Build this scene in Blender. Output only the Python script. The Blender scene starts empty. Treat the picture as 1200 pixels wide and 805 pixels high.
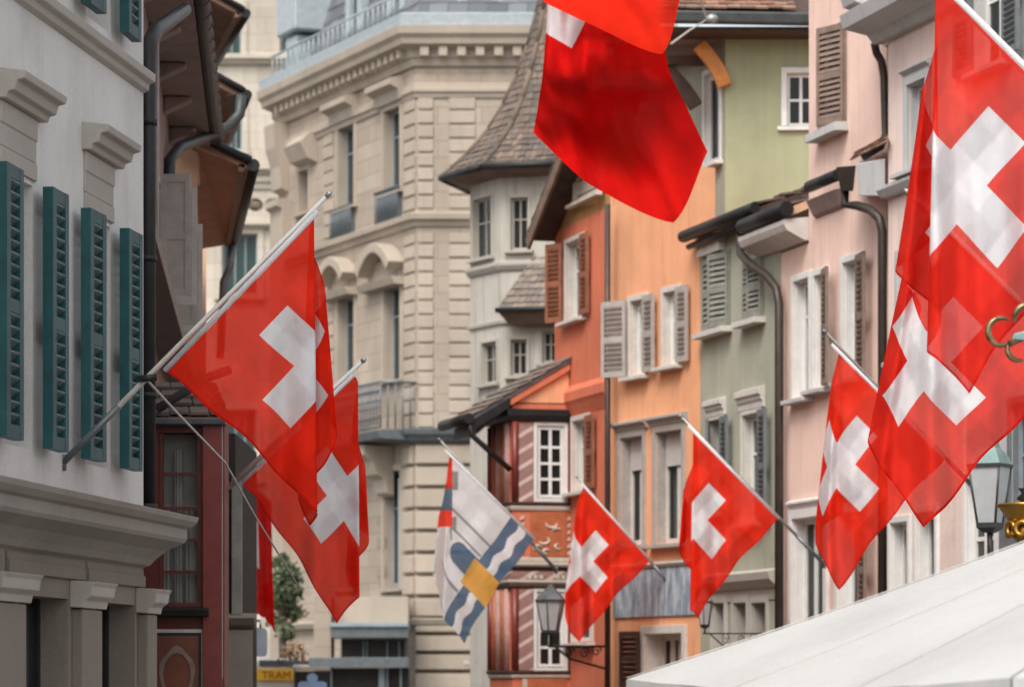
import bpy, math, random
from mathutils import Vector, Matrix, noise

random.seed(7)
SC = bpy.context.scene
COL = SC.collection
R = math.radians

# ------------------------------------------------------------------ camera, sky, sun, exposure
HC = 2.05            # eye height
FP = 4000.0          # focal length in pixels of a 1200 px wide frame
cam_d = bpy.data.cameras.new("camera")
cam_d.sensor_width = 36.0
cam_d.lens = 120.0
cam_d.shift_y = 397.5 / 1200.0
cam_d.clip_end = 2000.0
cam_d.dof.use_dof = True
cam_d.dof.focus_distance = 23.0
cam_d.dof.aperture_fstop = 3.8
cam = bpy.data.objects.new("camera", cam_d)
COL.objects.link(cam)
cam.location = (0, 0, HC)
cam.rotation_euler = (R(90), 0, 0)
SC.camera = cam

SUN_EL, SUN_AZ = 52.0, 204.0      # azimuth measured clockwise from +Y (the view direction)
wd = bpy.data.worlds.new("World")
SC.world = wd
wd.use_nodes = True
nt = wd.node_tree
bgn = nt.nodes["Background"]
sky = nt.nodes.new("ShaderNodeTexSky")
sky.sky_type = 'NISHITA'
sky.sun_disc = False
sky.sun_elevation = R(SUN_EL)
sky.sun_rotation = R(SUN_AZ)
sky.dust_density = 4.0
sky.ozone_density = 1.0
hs = nt.nodes.new("ShaderNodeHueSaturation")
hs.inputs["Saturation"].default_value = 0.30
nt.links.new(sky.outputs[0], hs.inputs["Color"])
nt.links.new(hs.outputs[0], bgn.inputs[0])
bgn.inputs[1].default_value = 0.14
sd = bpy.data.lights.new("sun", 'SUN')
sd.energy = 0.9
sd.angle = R(24)
sd.color = (1.0, 0.95, 0.87)
sun = bpy.data.objects.new("sun", sd)
COL.objects.link(sun)
_az, _el = R(SUN_AZ), R(SUN_EL)
_dir = Vector((math.sin(_az) * math.cos(_el), math.cos(_az) * math.cos(_el), math.sin(_el)))
sun.rotation_euler = _dir.to_track_quat('Z', 'Y').to_euler()
sun.location = (0, 0, 60)
SC.view_settings.view_transform = 'Standard'
SC.view_settings.look = 'None'
SC.view_settings.gamma = 1.0
SC.view_settings.use_curve_mapping = False
SC.view_settings.exposure = 0.92
SC.cycles.max_bounces = 8
SC.cycles.transparent_max_bounces = 16
SC.cycles.use_denoising = True


# ------------------------------------------------------------------ helpers
def W(px, py, Y):
    return Vector(((px - 600.0) / FP * Y, Y, HC + (800.0 - py) / FP * Y))


class MB:
    """collects faces and links them as one mesh object"""

    def __init__(s):
        s.v, s.f, s.m, s.sm = [], [], [], []

    def add(s, vs, fs, mi=0, smooth=False):
        b = len(s.v)
        s.v += [Vector(p) for p in vs]
        for f in fs:
            s.f.append([b + i for i in f])
            s.m.append(mi)
            s.sm.append(smooth)
        return s

    def box(s, x0, x1, y0, y1, z0, z1, mi=0):
        x0, x1 = min(x0, x1), max(x0, x1)
        y0, y1 = min(y0, y1), max(y0, y1)
        z0, z1 = min(z0, z1), max(z0, z1)
        return s.hexa([(x0, y0, z0), (x1, y0, z0), (x1, y1, z0), (x0, y1, z0),
                       (x0, y0, z1), (x1, y0, z1), (x1, y1, z1), (x0, y1, z1)], mi)

    def hexa(s, p, mi=0):
        return s.add(p, [(3, 2, 1, 0), (4, 5, 6, 7), (0, 1, 5, 4), (1, 2, 6, 5), (2, 3, 7, 6), (3, 0, 4, 7)], mi)

    def quad(s, a, b, c, d, mi=0):
        return s.add([a, b, c, d], [(0, 1, 2, 3)], mi)

    def prism(s, poly, vec, mi=0):
        n = len(poly)
        vec = Vector(vec)
        p = [Vector(q) for q in poly]
        vs = p + [q + vec for q in p]
        fs = [tuple(range(n))[::-1], tuple(range(n, 2 * n))]
        fs += [(i, (i + 1) % n, n + (i + 1) % n, n + i) for i in range(n)]
        return s.add(vs, fs, mi)

    def slab(s, p00, p10, p11, p01, t, mi=0):
        p = [Vector(q) for q in (p00, p10, p11, p01)]
        n = (p[1] - p[0]).cross(p[3] - p[0]).normalized()
        if n.z < 0:
            n = -n
        return s.hexa([q - n * t for q in p] + p, mi)

    def tube(s, pts, r, n=8, mi=0, cap=True):
        pts = [Vector(p) for p in pts]
        rs = r if isinstance(r, (list, tuple)) else [r] * len(pts)
        vs, fs = [], []
        ref = None
        for i, p in enumerate(pts):
            t = (pts[min(i + 1, len(pts) - 1)] - pts[max(i - 1, 0)]).normalized()
            if ref is None:
                ref = Vector((0, 0, 1)) if abs(t.z) < .9 else Vector((1, 0, 0))
            a = t.cross(ref).normalized()
            b = a.cross(t).normalized()
            ref = b
            for k in range(n):
                q = 2 * math.pi * k / n
                vs.append(p + (a * math.cos(q) + b * math.sin(q)) * rs[i])
        for i in range(len(pts) - 1):
            for k in range(n):
                fs.append((i * n + k, i * n + (k + 1) % n, (i + 1) * n + (k + 1) % n, (i + 1) * n + k))
        b0 = len(s.v)
        s.add(vs, fs, mi, True)
        if cap:
            s.f.append([b0 + k for k in range(n)][::-1]); s.m.append(mi); s.sm.append(False)
            e = b0 + (len(pts) - 1) * n
            s.f.append([e + k for k in range(n)]); s.m.append(mi); s.sm.append(False)
        return s

    def lathe(s, prof, c, n=12, mi=0, smooth=True, rot=0.0):
        c = Vector(c)
        vs, fs = [], []
        for (r, z) in prof:
            for k in range(n):
                q = rot + 2 * math.pi * k / n
                vs.append(c + Vector((r * math.cos(q), r * math.sin(q), z)))
        for i in range(len(prof) - 1):
            for k in range(n):
                fs.append((i * n + k, i * n + (k + 1) % n, (i + 1) * n + (k + 1) % n, (i + 1) * n + k))
        b0 = len(s.v)
        s.add(vs, fs, mi, smooth)
        for base, rev in ((0, True), ((len(prof) - 1) * n, False)):
            q = [b0 + base + k for k in range(n)]
            s.f.append(q[::-1] if rev else q); s.m.append(mi); s.sm.append(False)
        return s

    def build(s, name, mats, parent=None, M=None, bevel=0.0, origin=None):
        me = bpy.data.meshes.new(name)
        vs = [M @ v for v in s.v] if M is not None else s.v
        off = Vector(origin) if origin is not None else Vector((0, 0, 0))
        me.from_pydata([tuple(v - off) for v in vs], [], s.f)
        mats = mats if isinstance(mats, (list, tuple)) else [mats]
        for m in mats:
            me.materials.append(m)
        me.polygons.foreach_set("material_index", s.m)
        me.polygons.foreach_set("use_smooth", s.sm)
        me.update()
        o = bpy.data.objects.new(name, me)
        o.location = off
        COL.objects.link(o)
        if parent is not None:
            o.parent = parent
        if bevel:
            b = o.modifiers.new("bevel", 'BEVEL')
            b.width = bevel
            b.segments = 2
            b.limit_method = 'ANGLE'
            b.angle_limit = R(40)
        return o


def tag(o, label, cat, group=None, kind=None):
    if label:
        o["label"] = label
    if cat:
        o["category"] = cat
    if group:
        o["group"] = group
    if kind:
        o["kind"] = kind
    return o


def thing(name, loc, label, cat, group=None):
    o = bpy.data.objects.new(name, None)
    o.empty_display_size = .2
    COL.objects.link(o)
    o.location = loc
    return tag(o, label, cat, group)


# ------------------------------------------------------------------ materials
def nmat(name):
    m = bpy.data.materials.new(name)
    m.use_nodes = True
    return m, m.node_tree, m.node_tree.nodes["Principled BSDF"]


def _noise(t, scale, detail=4, rough=.55, vec=None, stretch=None):
    n = t.nodes.new("ShaderNodeTexNoise")
    n.inputs["Scale"].default_value = scale
    n.inputs["Detail"].default_value = detail
    n.inputs["Roughness"].default_value = rough
    tc = t.nodes.new("ShaderNodeTexCoord")
    src = tc.outputs["Object"]
    if stretch:
        mp = t.nodes.new("ShaderNodeMapping")
        mp.inputs["Scale"].default_value = stretch
        t.links.new(src, mp.inputs[0])
        src = mp.outputs[0]
    t.links.new(src, n.inputs["Vector"])
    return n.outputs["Fac"]


def _ramp(t, fac, stops):
    r = t.nodes.new("ShaderNodeValToRGB")
    el = r.color_ramp.elements
    while len(el) < len(stops):
        el.new(.5)
    for e, (p, c) in zip(el, stops):
        e.position = p
        e.color = (*c, 1)
    t.links.new(fac, r.inputs[0])
    return r.outputs[0]


def _mix(t, a, b, fac, mode='MIX'):
    m = t.nodes.new("ShaderNodeMix")
    m.data_type = 'RGBA'
    m.blend_type = mode
    for s, v in ((m.inputs[0], fac), (m.inputs[6], a), (m.inputs[7], b)):
        if isinstance(v, (int, float)):
            s.default_value = v
        elif isinstance(v, tuple):
            s.default_value = (*v, 1)
        else:
            t.links.new(v, s)
    return m.outputs[2]


def _bump(t, p, fac, strength, dist=.01):
    b = t.nodes.new("ShaderNodeBump")
    b.inputs["Strength"].default_value = strength
    b.inputs["Distance"].default_value = dist
    t.links.new(fac, b.inputs["Height"])
    t.links.new(b.outputs[0], p.inputs["Normal"])


def mul(c, k):
    return tuple(min(1, x * k) for x in c)


def stucco(name, c, dirt=.35, dirtcol=None, rough=.9, bump=.35, blotch=.7):
    m, t, p = nmat(name)
    dirtcol = dirtcol or mul(c, .62)
    a = _ramp(t, _noise(t, blotch, 5, .6), [(.28, mul(c, .82)), (.5, c), (.72, mul(c, 1.08))])
    st = _ramp(t, _noise(t, 1.3, 5, .65, stretch=(2.2, 2.2, .22)), [(.48, (0, 0, 0)), (.78, (1, 1, 1))])
    sc = t.nodes.new("ShaderNodeMath"); sc.operation = 'MULTIPLY'; sc.inputs[1].default_value = dirt
    t.links.new(st, sc.inputs[0])
    b = _mix(t, a, dirtcol, sc.outputs[0])
    s2 = _ramp(t, _noise(t, 1.0, 4, .6, stretch=(9, 9, .45)), [(.52, (1, 1, 1)), (.75, (1 - dirt * .5, 1 - dirt * .52, 1 - dirt * .55))])
    b = _mix(t, b, s2, 1.0, 'MULTIPLY')
    s3 = _ramp(t, _noise(t, 3.1, 7, .72), [(.60, (1, 1, 1)), (.66, (1 - dirt * .28, 1 - dirt * .28, 1 - dirt * .26))])
    b = _mix(t, b, s3, 1.0, 'MULTIPLY')
    fine = _ramp(t, _noise(t, 55, 3, .6), [(.3, (.93, .93, .93)), (.7, (1.05, 1.05, 1.05))])
    b = _mix(t, b, fine, 1.0, 'MULTIPLY')
    t.links.new(b, p.inputs["Base Color"])
    p.inputs["Roughness"].default_value = rough
    p.inputs["Specular IOR Level"].default_value = .2
    _bump(t, p, _noise(t, 38, 6, .7), bump, .012)
    return m


def painted(name, c, rough=.45, wear=.25, metal=0.0, scale=6):
    m, t, p = nmat(name)
    a = _ramp(t, _noise(t, scale, 6, .65), [(.35, mul(c, 1 - wear)), (.7, mul(c, 1 + wear * .4))])
    t.links.new(a, p.inputs["Base Color"])
    p.inputs["Roughness"].default_value = rough
    p.inputs["Metallic"].default_value = metal
    _bump(t, p, _noise(t, 40, 4, .6), .12, .004)
    return m


def tilemat(name, cols, moss=.3):
    m, t, p = nmat(name)
    g = t.nodes.new("ShaderNodeNewGeometry")
    n = len(cols)
    a = _ramp(t, g.outputs["Random Per Island"], [((i + .5) / n, c) for i, c in enumerate(cols)])
    b = _ramp(t, _noise(t, 2.0, 6, .7), [(.5, (0, 0, 0)), (.72, (1, 1, 1))])
    sc = t.nodes.new("ShaderNodeMath"); sc.operation = 'MULTIPLY'; sc.inputs[1].default_value = moss
    t.links.new(b, sc.inputs[0])
    t.links.new(_mix(t, a, (.13, .125, .09), sc.outputs[0]), p.inputs["Base Color"])
    p.inputs["Roughness"].default_value = .9
    _bump(t, p, _noise(t, 30, 5, .7), .4, .01)
    return m


def glassmat(name, tint=(.55, .62, .62), transp=.55):
    m, t, p = nmat(name)
    out = t.nodes["Material Output"]
    p.inputs["Base Color"].default_value = (.03, .035, .035, 1)
    p.inputs["Roughness"].default_value = .06
    p.inputs["IOR"].default_value = 1.5
    tr = t.nodes.new("ShaderNodeBsdfTransparent")
    tr.inputs[0].default_value = (*tint, 1)
    mx = t.nodes.new("ShaderNodeMixShader")
    mx.inputs[0].default_value = transp
    t.links.new(p.outputs[0], mx.inputs[1])
    t.links.new(tr.outputs[0], mx.inputs[2])
    t.links.new(mx.outputs[0], out.inputs[0])
    _bump(t, p, _noise(t, 2.5, 2, .5), .06, .02)
    return m


def cloth(name, c, transl=.42, transp=.13, tint=(1, 1, 1), weave=True):
    m, t, p = nmat(name)
    out = t.nodes["Material Output"]
    t.nodes.remove(p)
    colr = _ramp(t, _noise(t, 7, 4, .6), [(.3, mul(c, .93)), (.7, mul(c, 1.05))])
    df = t.nodes.new("ShaderNodeBsdfDiffuse")
    tl = t.nodes.new("ShaderNodeBsdfTranslucent")
    tr = t.nodes.new("ShaderNodeBsdfTransparent")
    tr.inputs[0].default_value = (*tint, 1)
    t.links.new(colr, df.inputs[0])
    t.links.new(colr, tl.inputs[0])
    m1 = t.nodes.new("ShaderNodeMixShader"); m1.inputs[0].default_value = transl
    t.links.new(df.outputs[0], m1.inputs[1]); t.links.new(tl.outputs[0], m1.inputs[2])
    m2 = t.nodes.new("ShaderNodeMixShader"); m2.inputs[0].default_value = transp
    t.links.new(m1.outputs[0], m2.inputs[1]); t.links.new(tr.outputs[0], m2.inputs[2])
    t.links.new(m2.outputs[0], out.inputs[0])
    if weave:
        b = t.nodes.new("ShaderNodeBump")
        b.inputs["Strength"].default_value = .6
        b.inputs["Distance"].default_value = .04
        t.links.new(_noise(t, 5, 5, .55, stretch=(1, 1, .45)), b.inputs["Height"])
        t.links.new(b.outputs[0], df.inputs["Normal"])
        t.links.new(b.outputs[0], tl.inputs["Normal"])
    return m


def stone(name, c, joints=None, dirt=.4):
    """dressed stone; joints = (course height, block length) draws fine mortar lines"""
    m, t, p = nmat(name)
    a = _ramp(t, _noise(t, .5, 6, .65), [(.3, mul(c, .84)), (.7, mul(c, 1.08))])
    st = _ramp(t, _noise(t, .8, 6, .7, stretch=(2, 2, .3)), [(.5, (0, 0, 0)), (.8, (1, 1, 1))])
    sc = t.nodes.new("ShaderNodeMath"); sc.operation = 'MULTIPLY'; sc.inputs[1].default_value = dirt
    t.links.new(st, sc.inputs[0])
    b = _mix(t, a, mul(c, .5), sc.outputs[0])
    g_ = t.nodes.new("ShaderNodeNewGeometry")
    b = _mix(t, b, _ramp(t, g_.outputs["Random Per Island"], [(0, (.86, .85, .84)), (1, (1.06, 1.05, 1.04))]), 1.0, 'MULTIPLY')
    if joints:
        tc = t.nodes.new("ShaderNodeTexCoord")
        sx = t.nodes.new("ShaderNodeSeparateXYZ")
        t.links.new(tc.outputs["Object"], sx.inputs[0])
        ad = t.nodes.new("ShaderNodeMath"); ad.operation = 'ADD'
        t.links.new(sx.outputs[0], ad.inputs[0]); t.links.new(sx.outputs[1], ad.inputs[1])
        cb = t.nodes.new("ShaderNodeCombineXYZ")
        t.links.new(ad.outputs[0], cb.inputs[0]); t.links.new(sx.outputs[2], cb.inputs[1])
        bk = t.nodes.new("ShaderNodeTexBrick")
        bk.inputs["Color1"].default_value = (1, 1, 1, 1)
        bk.inputs["Color2"].default_value = (.87, .86, .85, 1)
        bk.inputs["Mortar"].default_value = (.62, .60, .58, 1)
        bk.inputs["Scale"].default_value = 1.0
        bk.inputs["Mortar Size"].default_value = .012
        bk.inputs["Mortar Smooth"].default_value = .3
        bk.inputs["Brick Width"].default_value = joints[1]
        bk.inputs["Row Height"].default_value = joints[0]
        t.links.new(cb.outputs[0], bk.inputs["Vector"])
        b = _mix(t, b, bk.outputs["Color"], 1.0, 'MULTIPLY')
    t.links.new(b, p.inputs["Base Color"])
    p.inputs["Roughness"].default_value = .88
    p.inputs["Specular IOR Level"].default_value = .2
    _bump(t, p, _noise(t, 14, 7, .75), .5, .02)
    return m


M_ = {}
M_['greywall'] = stucco("grey_plaster", (.70, .68, .645), .16)
M_['greystone'] = stone("grey_sandstone", (.52, .485, .435))
M_['cornicestone'] = stone("weathered_cornice_stone", (.40, .37, .325))
M_['sandbase'] = stone("dark_sandstone_base", (.30, .265, .22))
M_['teal'] = painted("teal_shutter_paint", (.007, .085, .092), .5, .35)
M_['tealslat'] = painted("weathered_teal_slats", (.10, .17, .175), .6, .4, scale=14)
M_['darkmetal'] = painted("dark_gutter_metal", (.02, .02, .02), .5, .4, .3)
M_['brownmetal'] = painted("brown_pipe_metal", (.06, .045, .037), .45, .3, .3)
M_['greymetal'] = painted("zinc", (.16, .18, .19), .4, .25, .5)
M_['blackiron'] = painted("black_iron", (.03, .03, .028), .5, .3, .4)
M_['oxred'] = painted("oxblood_timber", (.20, .032, .022), .4, .25)
M_['darkred'] = painted("dark_red_timber", (.12, .02, .014), .45, .25)
M_['panelbrown'] = painted("brown_panel", (.16, .05, .025), .4, .3)
M_['cream'] = painted("cream_trim", (.55, .50, .42), .6, .15)
M_['white'] = painted("white_window_paint", (.72, .71, .68), .45, .1)
M_['whiteish'] = painted("off_white_stone_trim", (.60, .57, .52), .7, .15)
M_['orange'] = stucco("orange_render", (.77, .375, .205), .3, (.42, .22, .14))
M_['red'] = stucco("brick_red_render", (.62, .185, .105), .4)
M_['ochre'] = stucco("ochre_render", (.42, .24, .10), .3)
M_['sage'] = stucco("sage_render", (.38, .38, .30), .38)
M_['olive'] = stucco("olive_green_render", (.36, .372, .235), .25)
M_['pink'] = stucco("pink_render", (.80, .575, .485), .3)
M_['palepink'] = stucco("pale_pink_render", (.80, .64, .565), .3)
M_['lightgrey'] = stucco("light_grey_render", (.50, .50, .49), .3)
M_['stone'] = stone("beige_sandstone", (.435, .368, .30), (.42, 1.1))
M_['stone2'] = stone("beige_sandstone_block", (.45, .385, .315), dirt=.4)
M_['farwall'] = stone("cream_sandstone", (.58, .53, .45), (.6, 1.6), dirt=.3)
M_['turret'] = stucco("old_white_render", (.47, .44, .39), .75, (.30, .27, .22))
M_['turrettrim'] = stone("grey_limestone", (.45, .42, .37))
M_['slate'] = painted("slate_roof", (.10, .115, .13), .6, .35, scale=3)
M_['bluezinc'] = painted("pale_blue_zinc", (.40, .45, .47), .5, .18, .1)
M_['bluegrey'] = painted("blue_grey_paint", (.27, .33, .36), .5, .2)
M_['brownwood'] = painted("brown_shutter_wood", (.30, .115, .06), .6, .35)
M_['louvre'] = painted("faded_brown_louvre", (.235, .165, .13), .65, .3)
M_['greyshut'] = painted("grey_beige_shutter", (.40, .365, .33), .6, .18)
M_['slateshut'] = painted("slate_grey_shutter", (.15, .17, .175), .6, .25)
M_['greenshut'] = painted("grey_green_louvre", (.26, .265, .225), .6, .25)
M_['darkwood'] = painted("dark_beam_wood", (.075, .04, .028), .7, .4)
M_['orangewood'] = painted("orange_brace_wood", (.62, .22, .04), .55, .25)
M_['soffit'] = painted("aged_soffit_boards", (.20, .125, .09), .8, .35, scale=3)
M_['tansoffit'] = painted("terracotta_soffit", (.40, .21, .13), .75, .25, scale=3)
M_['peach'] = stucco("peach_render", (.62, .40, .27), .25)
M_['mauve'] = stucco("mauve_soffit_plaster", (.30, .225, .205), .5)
M_['tile_red'] = tilemat("clay_tiles", [(.30, .16, .10), (.38, .22, .15), (.22, .13, .09), (.45, .30, .22), (.28, .19, .14)])
M_['tile_old'] = tilemat("weathered_tiles", [(.11, .085, .07), (.165, .115, .088), (.09, .078, .068), (.215, .145, .105), (.14, .118, .10)], .5)
M_['tile_grey'] = tilemat("grey_old_tiles", [(.17, .14, .12), (.22, .18, .15), (.13, .115, .10), (.26, .205, .165)], .4)
M_['gutterzinc'] = painted("dull_dark_zinc", (.055, .062, .06), .5, .35, .3)
M_['brickpanel'] = painted("painted_brown_panel", (.46, .13, .05), .7, .3)
M_['baybrown'] = painted("bay_brown_paint", (.40, .13, .06), .55, .3)
M_['mauveplain'] = painted("mauve_paint", (.50, .31, .28), .7, .25)
M_['darkglass'] = glassmat("dark_glass", (.2, .2, .2), .12)
M_['glass'] = glassmat("window_glass")
M_['teglass'] = glassmat("teal_window_glass", (.5, .75, .72), .5)
M_['frost'] = painted("pale_blind_fabric", (.50, .47, .44), .8, .1)
M_['curtain'] = cloth("white_curtain", (.68, .67, .64), .3, 0.0, weave=False)
M_['tealcurtain'] = cloth("pale_teal_curtain", (.38, .46, .44), .3, 0.0, weave=False)
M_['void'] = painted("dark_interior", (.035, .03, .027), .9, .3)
M_['flagred'] = cloth("red_flag_cloth", (.86, .034, .014), .40, .11, (1, .5, .46))
M_['flagdeep'] = cloth("deep_red_flag_cloth", (.66, .008, .007), .40, .015, (1, .7, .7))
M_['flagsheer'] = cloth("sheer_red_flag_cloth", (.80, .034, .020), .42, .19, (1, .62, .58))
M_['clearglass'] = glassmat("clear_window_glass", (.92, .94, .92), .72)
M_['flaghem'] = cloth("red_flag_hem", (.62, .014, .008), .3, .0)
M_['flagwhite'] = cloth("white_flag_cloth", (.80, .80, .81), .42, .06)
M_['flagblue'] = cloth("slate_blue_flag_cloth", (.10, .165, .26), .42, .06)
M_['flaggold'] = cloth("gold_flag_cloth", (.78, .40, .07), .42, .06)
M_['flaggrey'] = cloth("grey_flag_print", (.30, .30, .31), .42, .06)
M_['tent'] = stucco("white_tent_canvas", (.455, .45, .435), .10, (.38, .37, .345), .75, .05, .6)
M_['polewood'] = painted("white_flagpole_paint", (.62, .61, .56), .4, .12)
M_['polemetal'] = painted("grey_flagpole_metal", (.36, .36, .34), .35, .2, .5)
M_['gold'] = painted("gilding", (.52, .28, .05), .3, .3, .75)
M_['bronze'] = painted("aged_gilded_iron", (.27, .19, .095), .3, .7, .75, scale=18)
M_['lampglass'] = painted("milky_lamp_glass", (.46, .47, .48), .25, .12)
M_['patina'] = painted("copper_patina", (.20, .30, .28), .5, .3, .2)
M_['mural'] = None
M_['street'] = stucco("stone_paving", (.16, .15, .14), .5)
M_['yellow'] = painted("yellow_sign", (1.0, .60, .05), .4, .1)
M_['signtext'] = painted("rust_sign_lettering", (.40, .10, .01), .5, .1)
M_['signblue'] = painted("blue_enamel", (.04, .055, .22), .35, .1)
M_['paleblue'] = painted("pale_blue_panel", (.42, .55, .66), .4, .1)
M_['skyblue'] = painted("light_blue_emblem", (.32, .48, .75), .4, .1)
M_['peachbloom'] = painted("peach_blossom", (.82, .50, .26), .6, .25)
M_['leaf'] = painted("green_leaf", (.13, .16, .08), .6, .35, scale=2)
M_['bark'] = painted("bark", (.09, .07, .05), .9, .3)


def mural_mat():
    m, t, p = nmat("blue_marbled_panel")
    c = _ramp(t, _noise(t, 3.2, 7, .7, stretch=(2.6, 2.6, .7)), [(.3, (.10, .14, .19)), (.48, (.24, .29, .34)), (.6, (.46, .50, .53)), (.75, (.17, .22, .29))])
    t.links.new(c, p.inputs["Base Color"])
    p.inputs["Roughness"].default_value = .8
    return m


M_['mural'] = mural_mat()


def stripe_mat():
    """mauve pilaster with slanting pale bands"""
    m, t, p = nmat("mauve_banded_pilaster")
    tc = t.nodes.new("ShaderNodeTexCoord")
    sx = t.nodes.new("ShaderNodeSeparateXYZ")
    t.links.new(tc.outputs["Object"], sx.inputs[0])
    a = t.nodes.new("ShaderNodeMath"); a.operation = 'MULTIPLY_ADD'
    a.inputs[1].default_value = -.62
    t.links.new(sx.outputs[0], a.inputs[0]); t.links.new(sx.outputs[2], a.inputs[2])
    b = t.nodes.new("ShaderNodeMath"); b.operation = 'MULTIPLY'; b.inputs[1].default_value = 4.0
    t.links.new(a.outputs[0], b.inputs[0])
    f = t.nodes.new("ShaderNodeMath"); f.operation = 'FRACT'
    t.links.new(b.outputs[0], f.inputs[0])
    c = _ramp(t, f.outputs[0], [(.0, (.30, .17, .15)), (.70, (.30, .17, .15)), (.76, (.60, .46, .42)), (.96, (.60, .46, .42))])
    n = _ramp(t, _noise(t, 9, 5, .6), [(.3, (.85, .85, .85)), (.7, (1.1, 1.1, 1.1))])
    t.links.new(_mix(t, c, n, 1.0, 'MULTIPLY'), p.inputs["Base Color"])
    p.inputs["Roughness"].default_value = .8
    return m


M_['stripe'] = stripe_mat()


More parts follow.
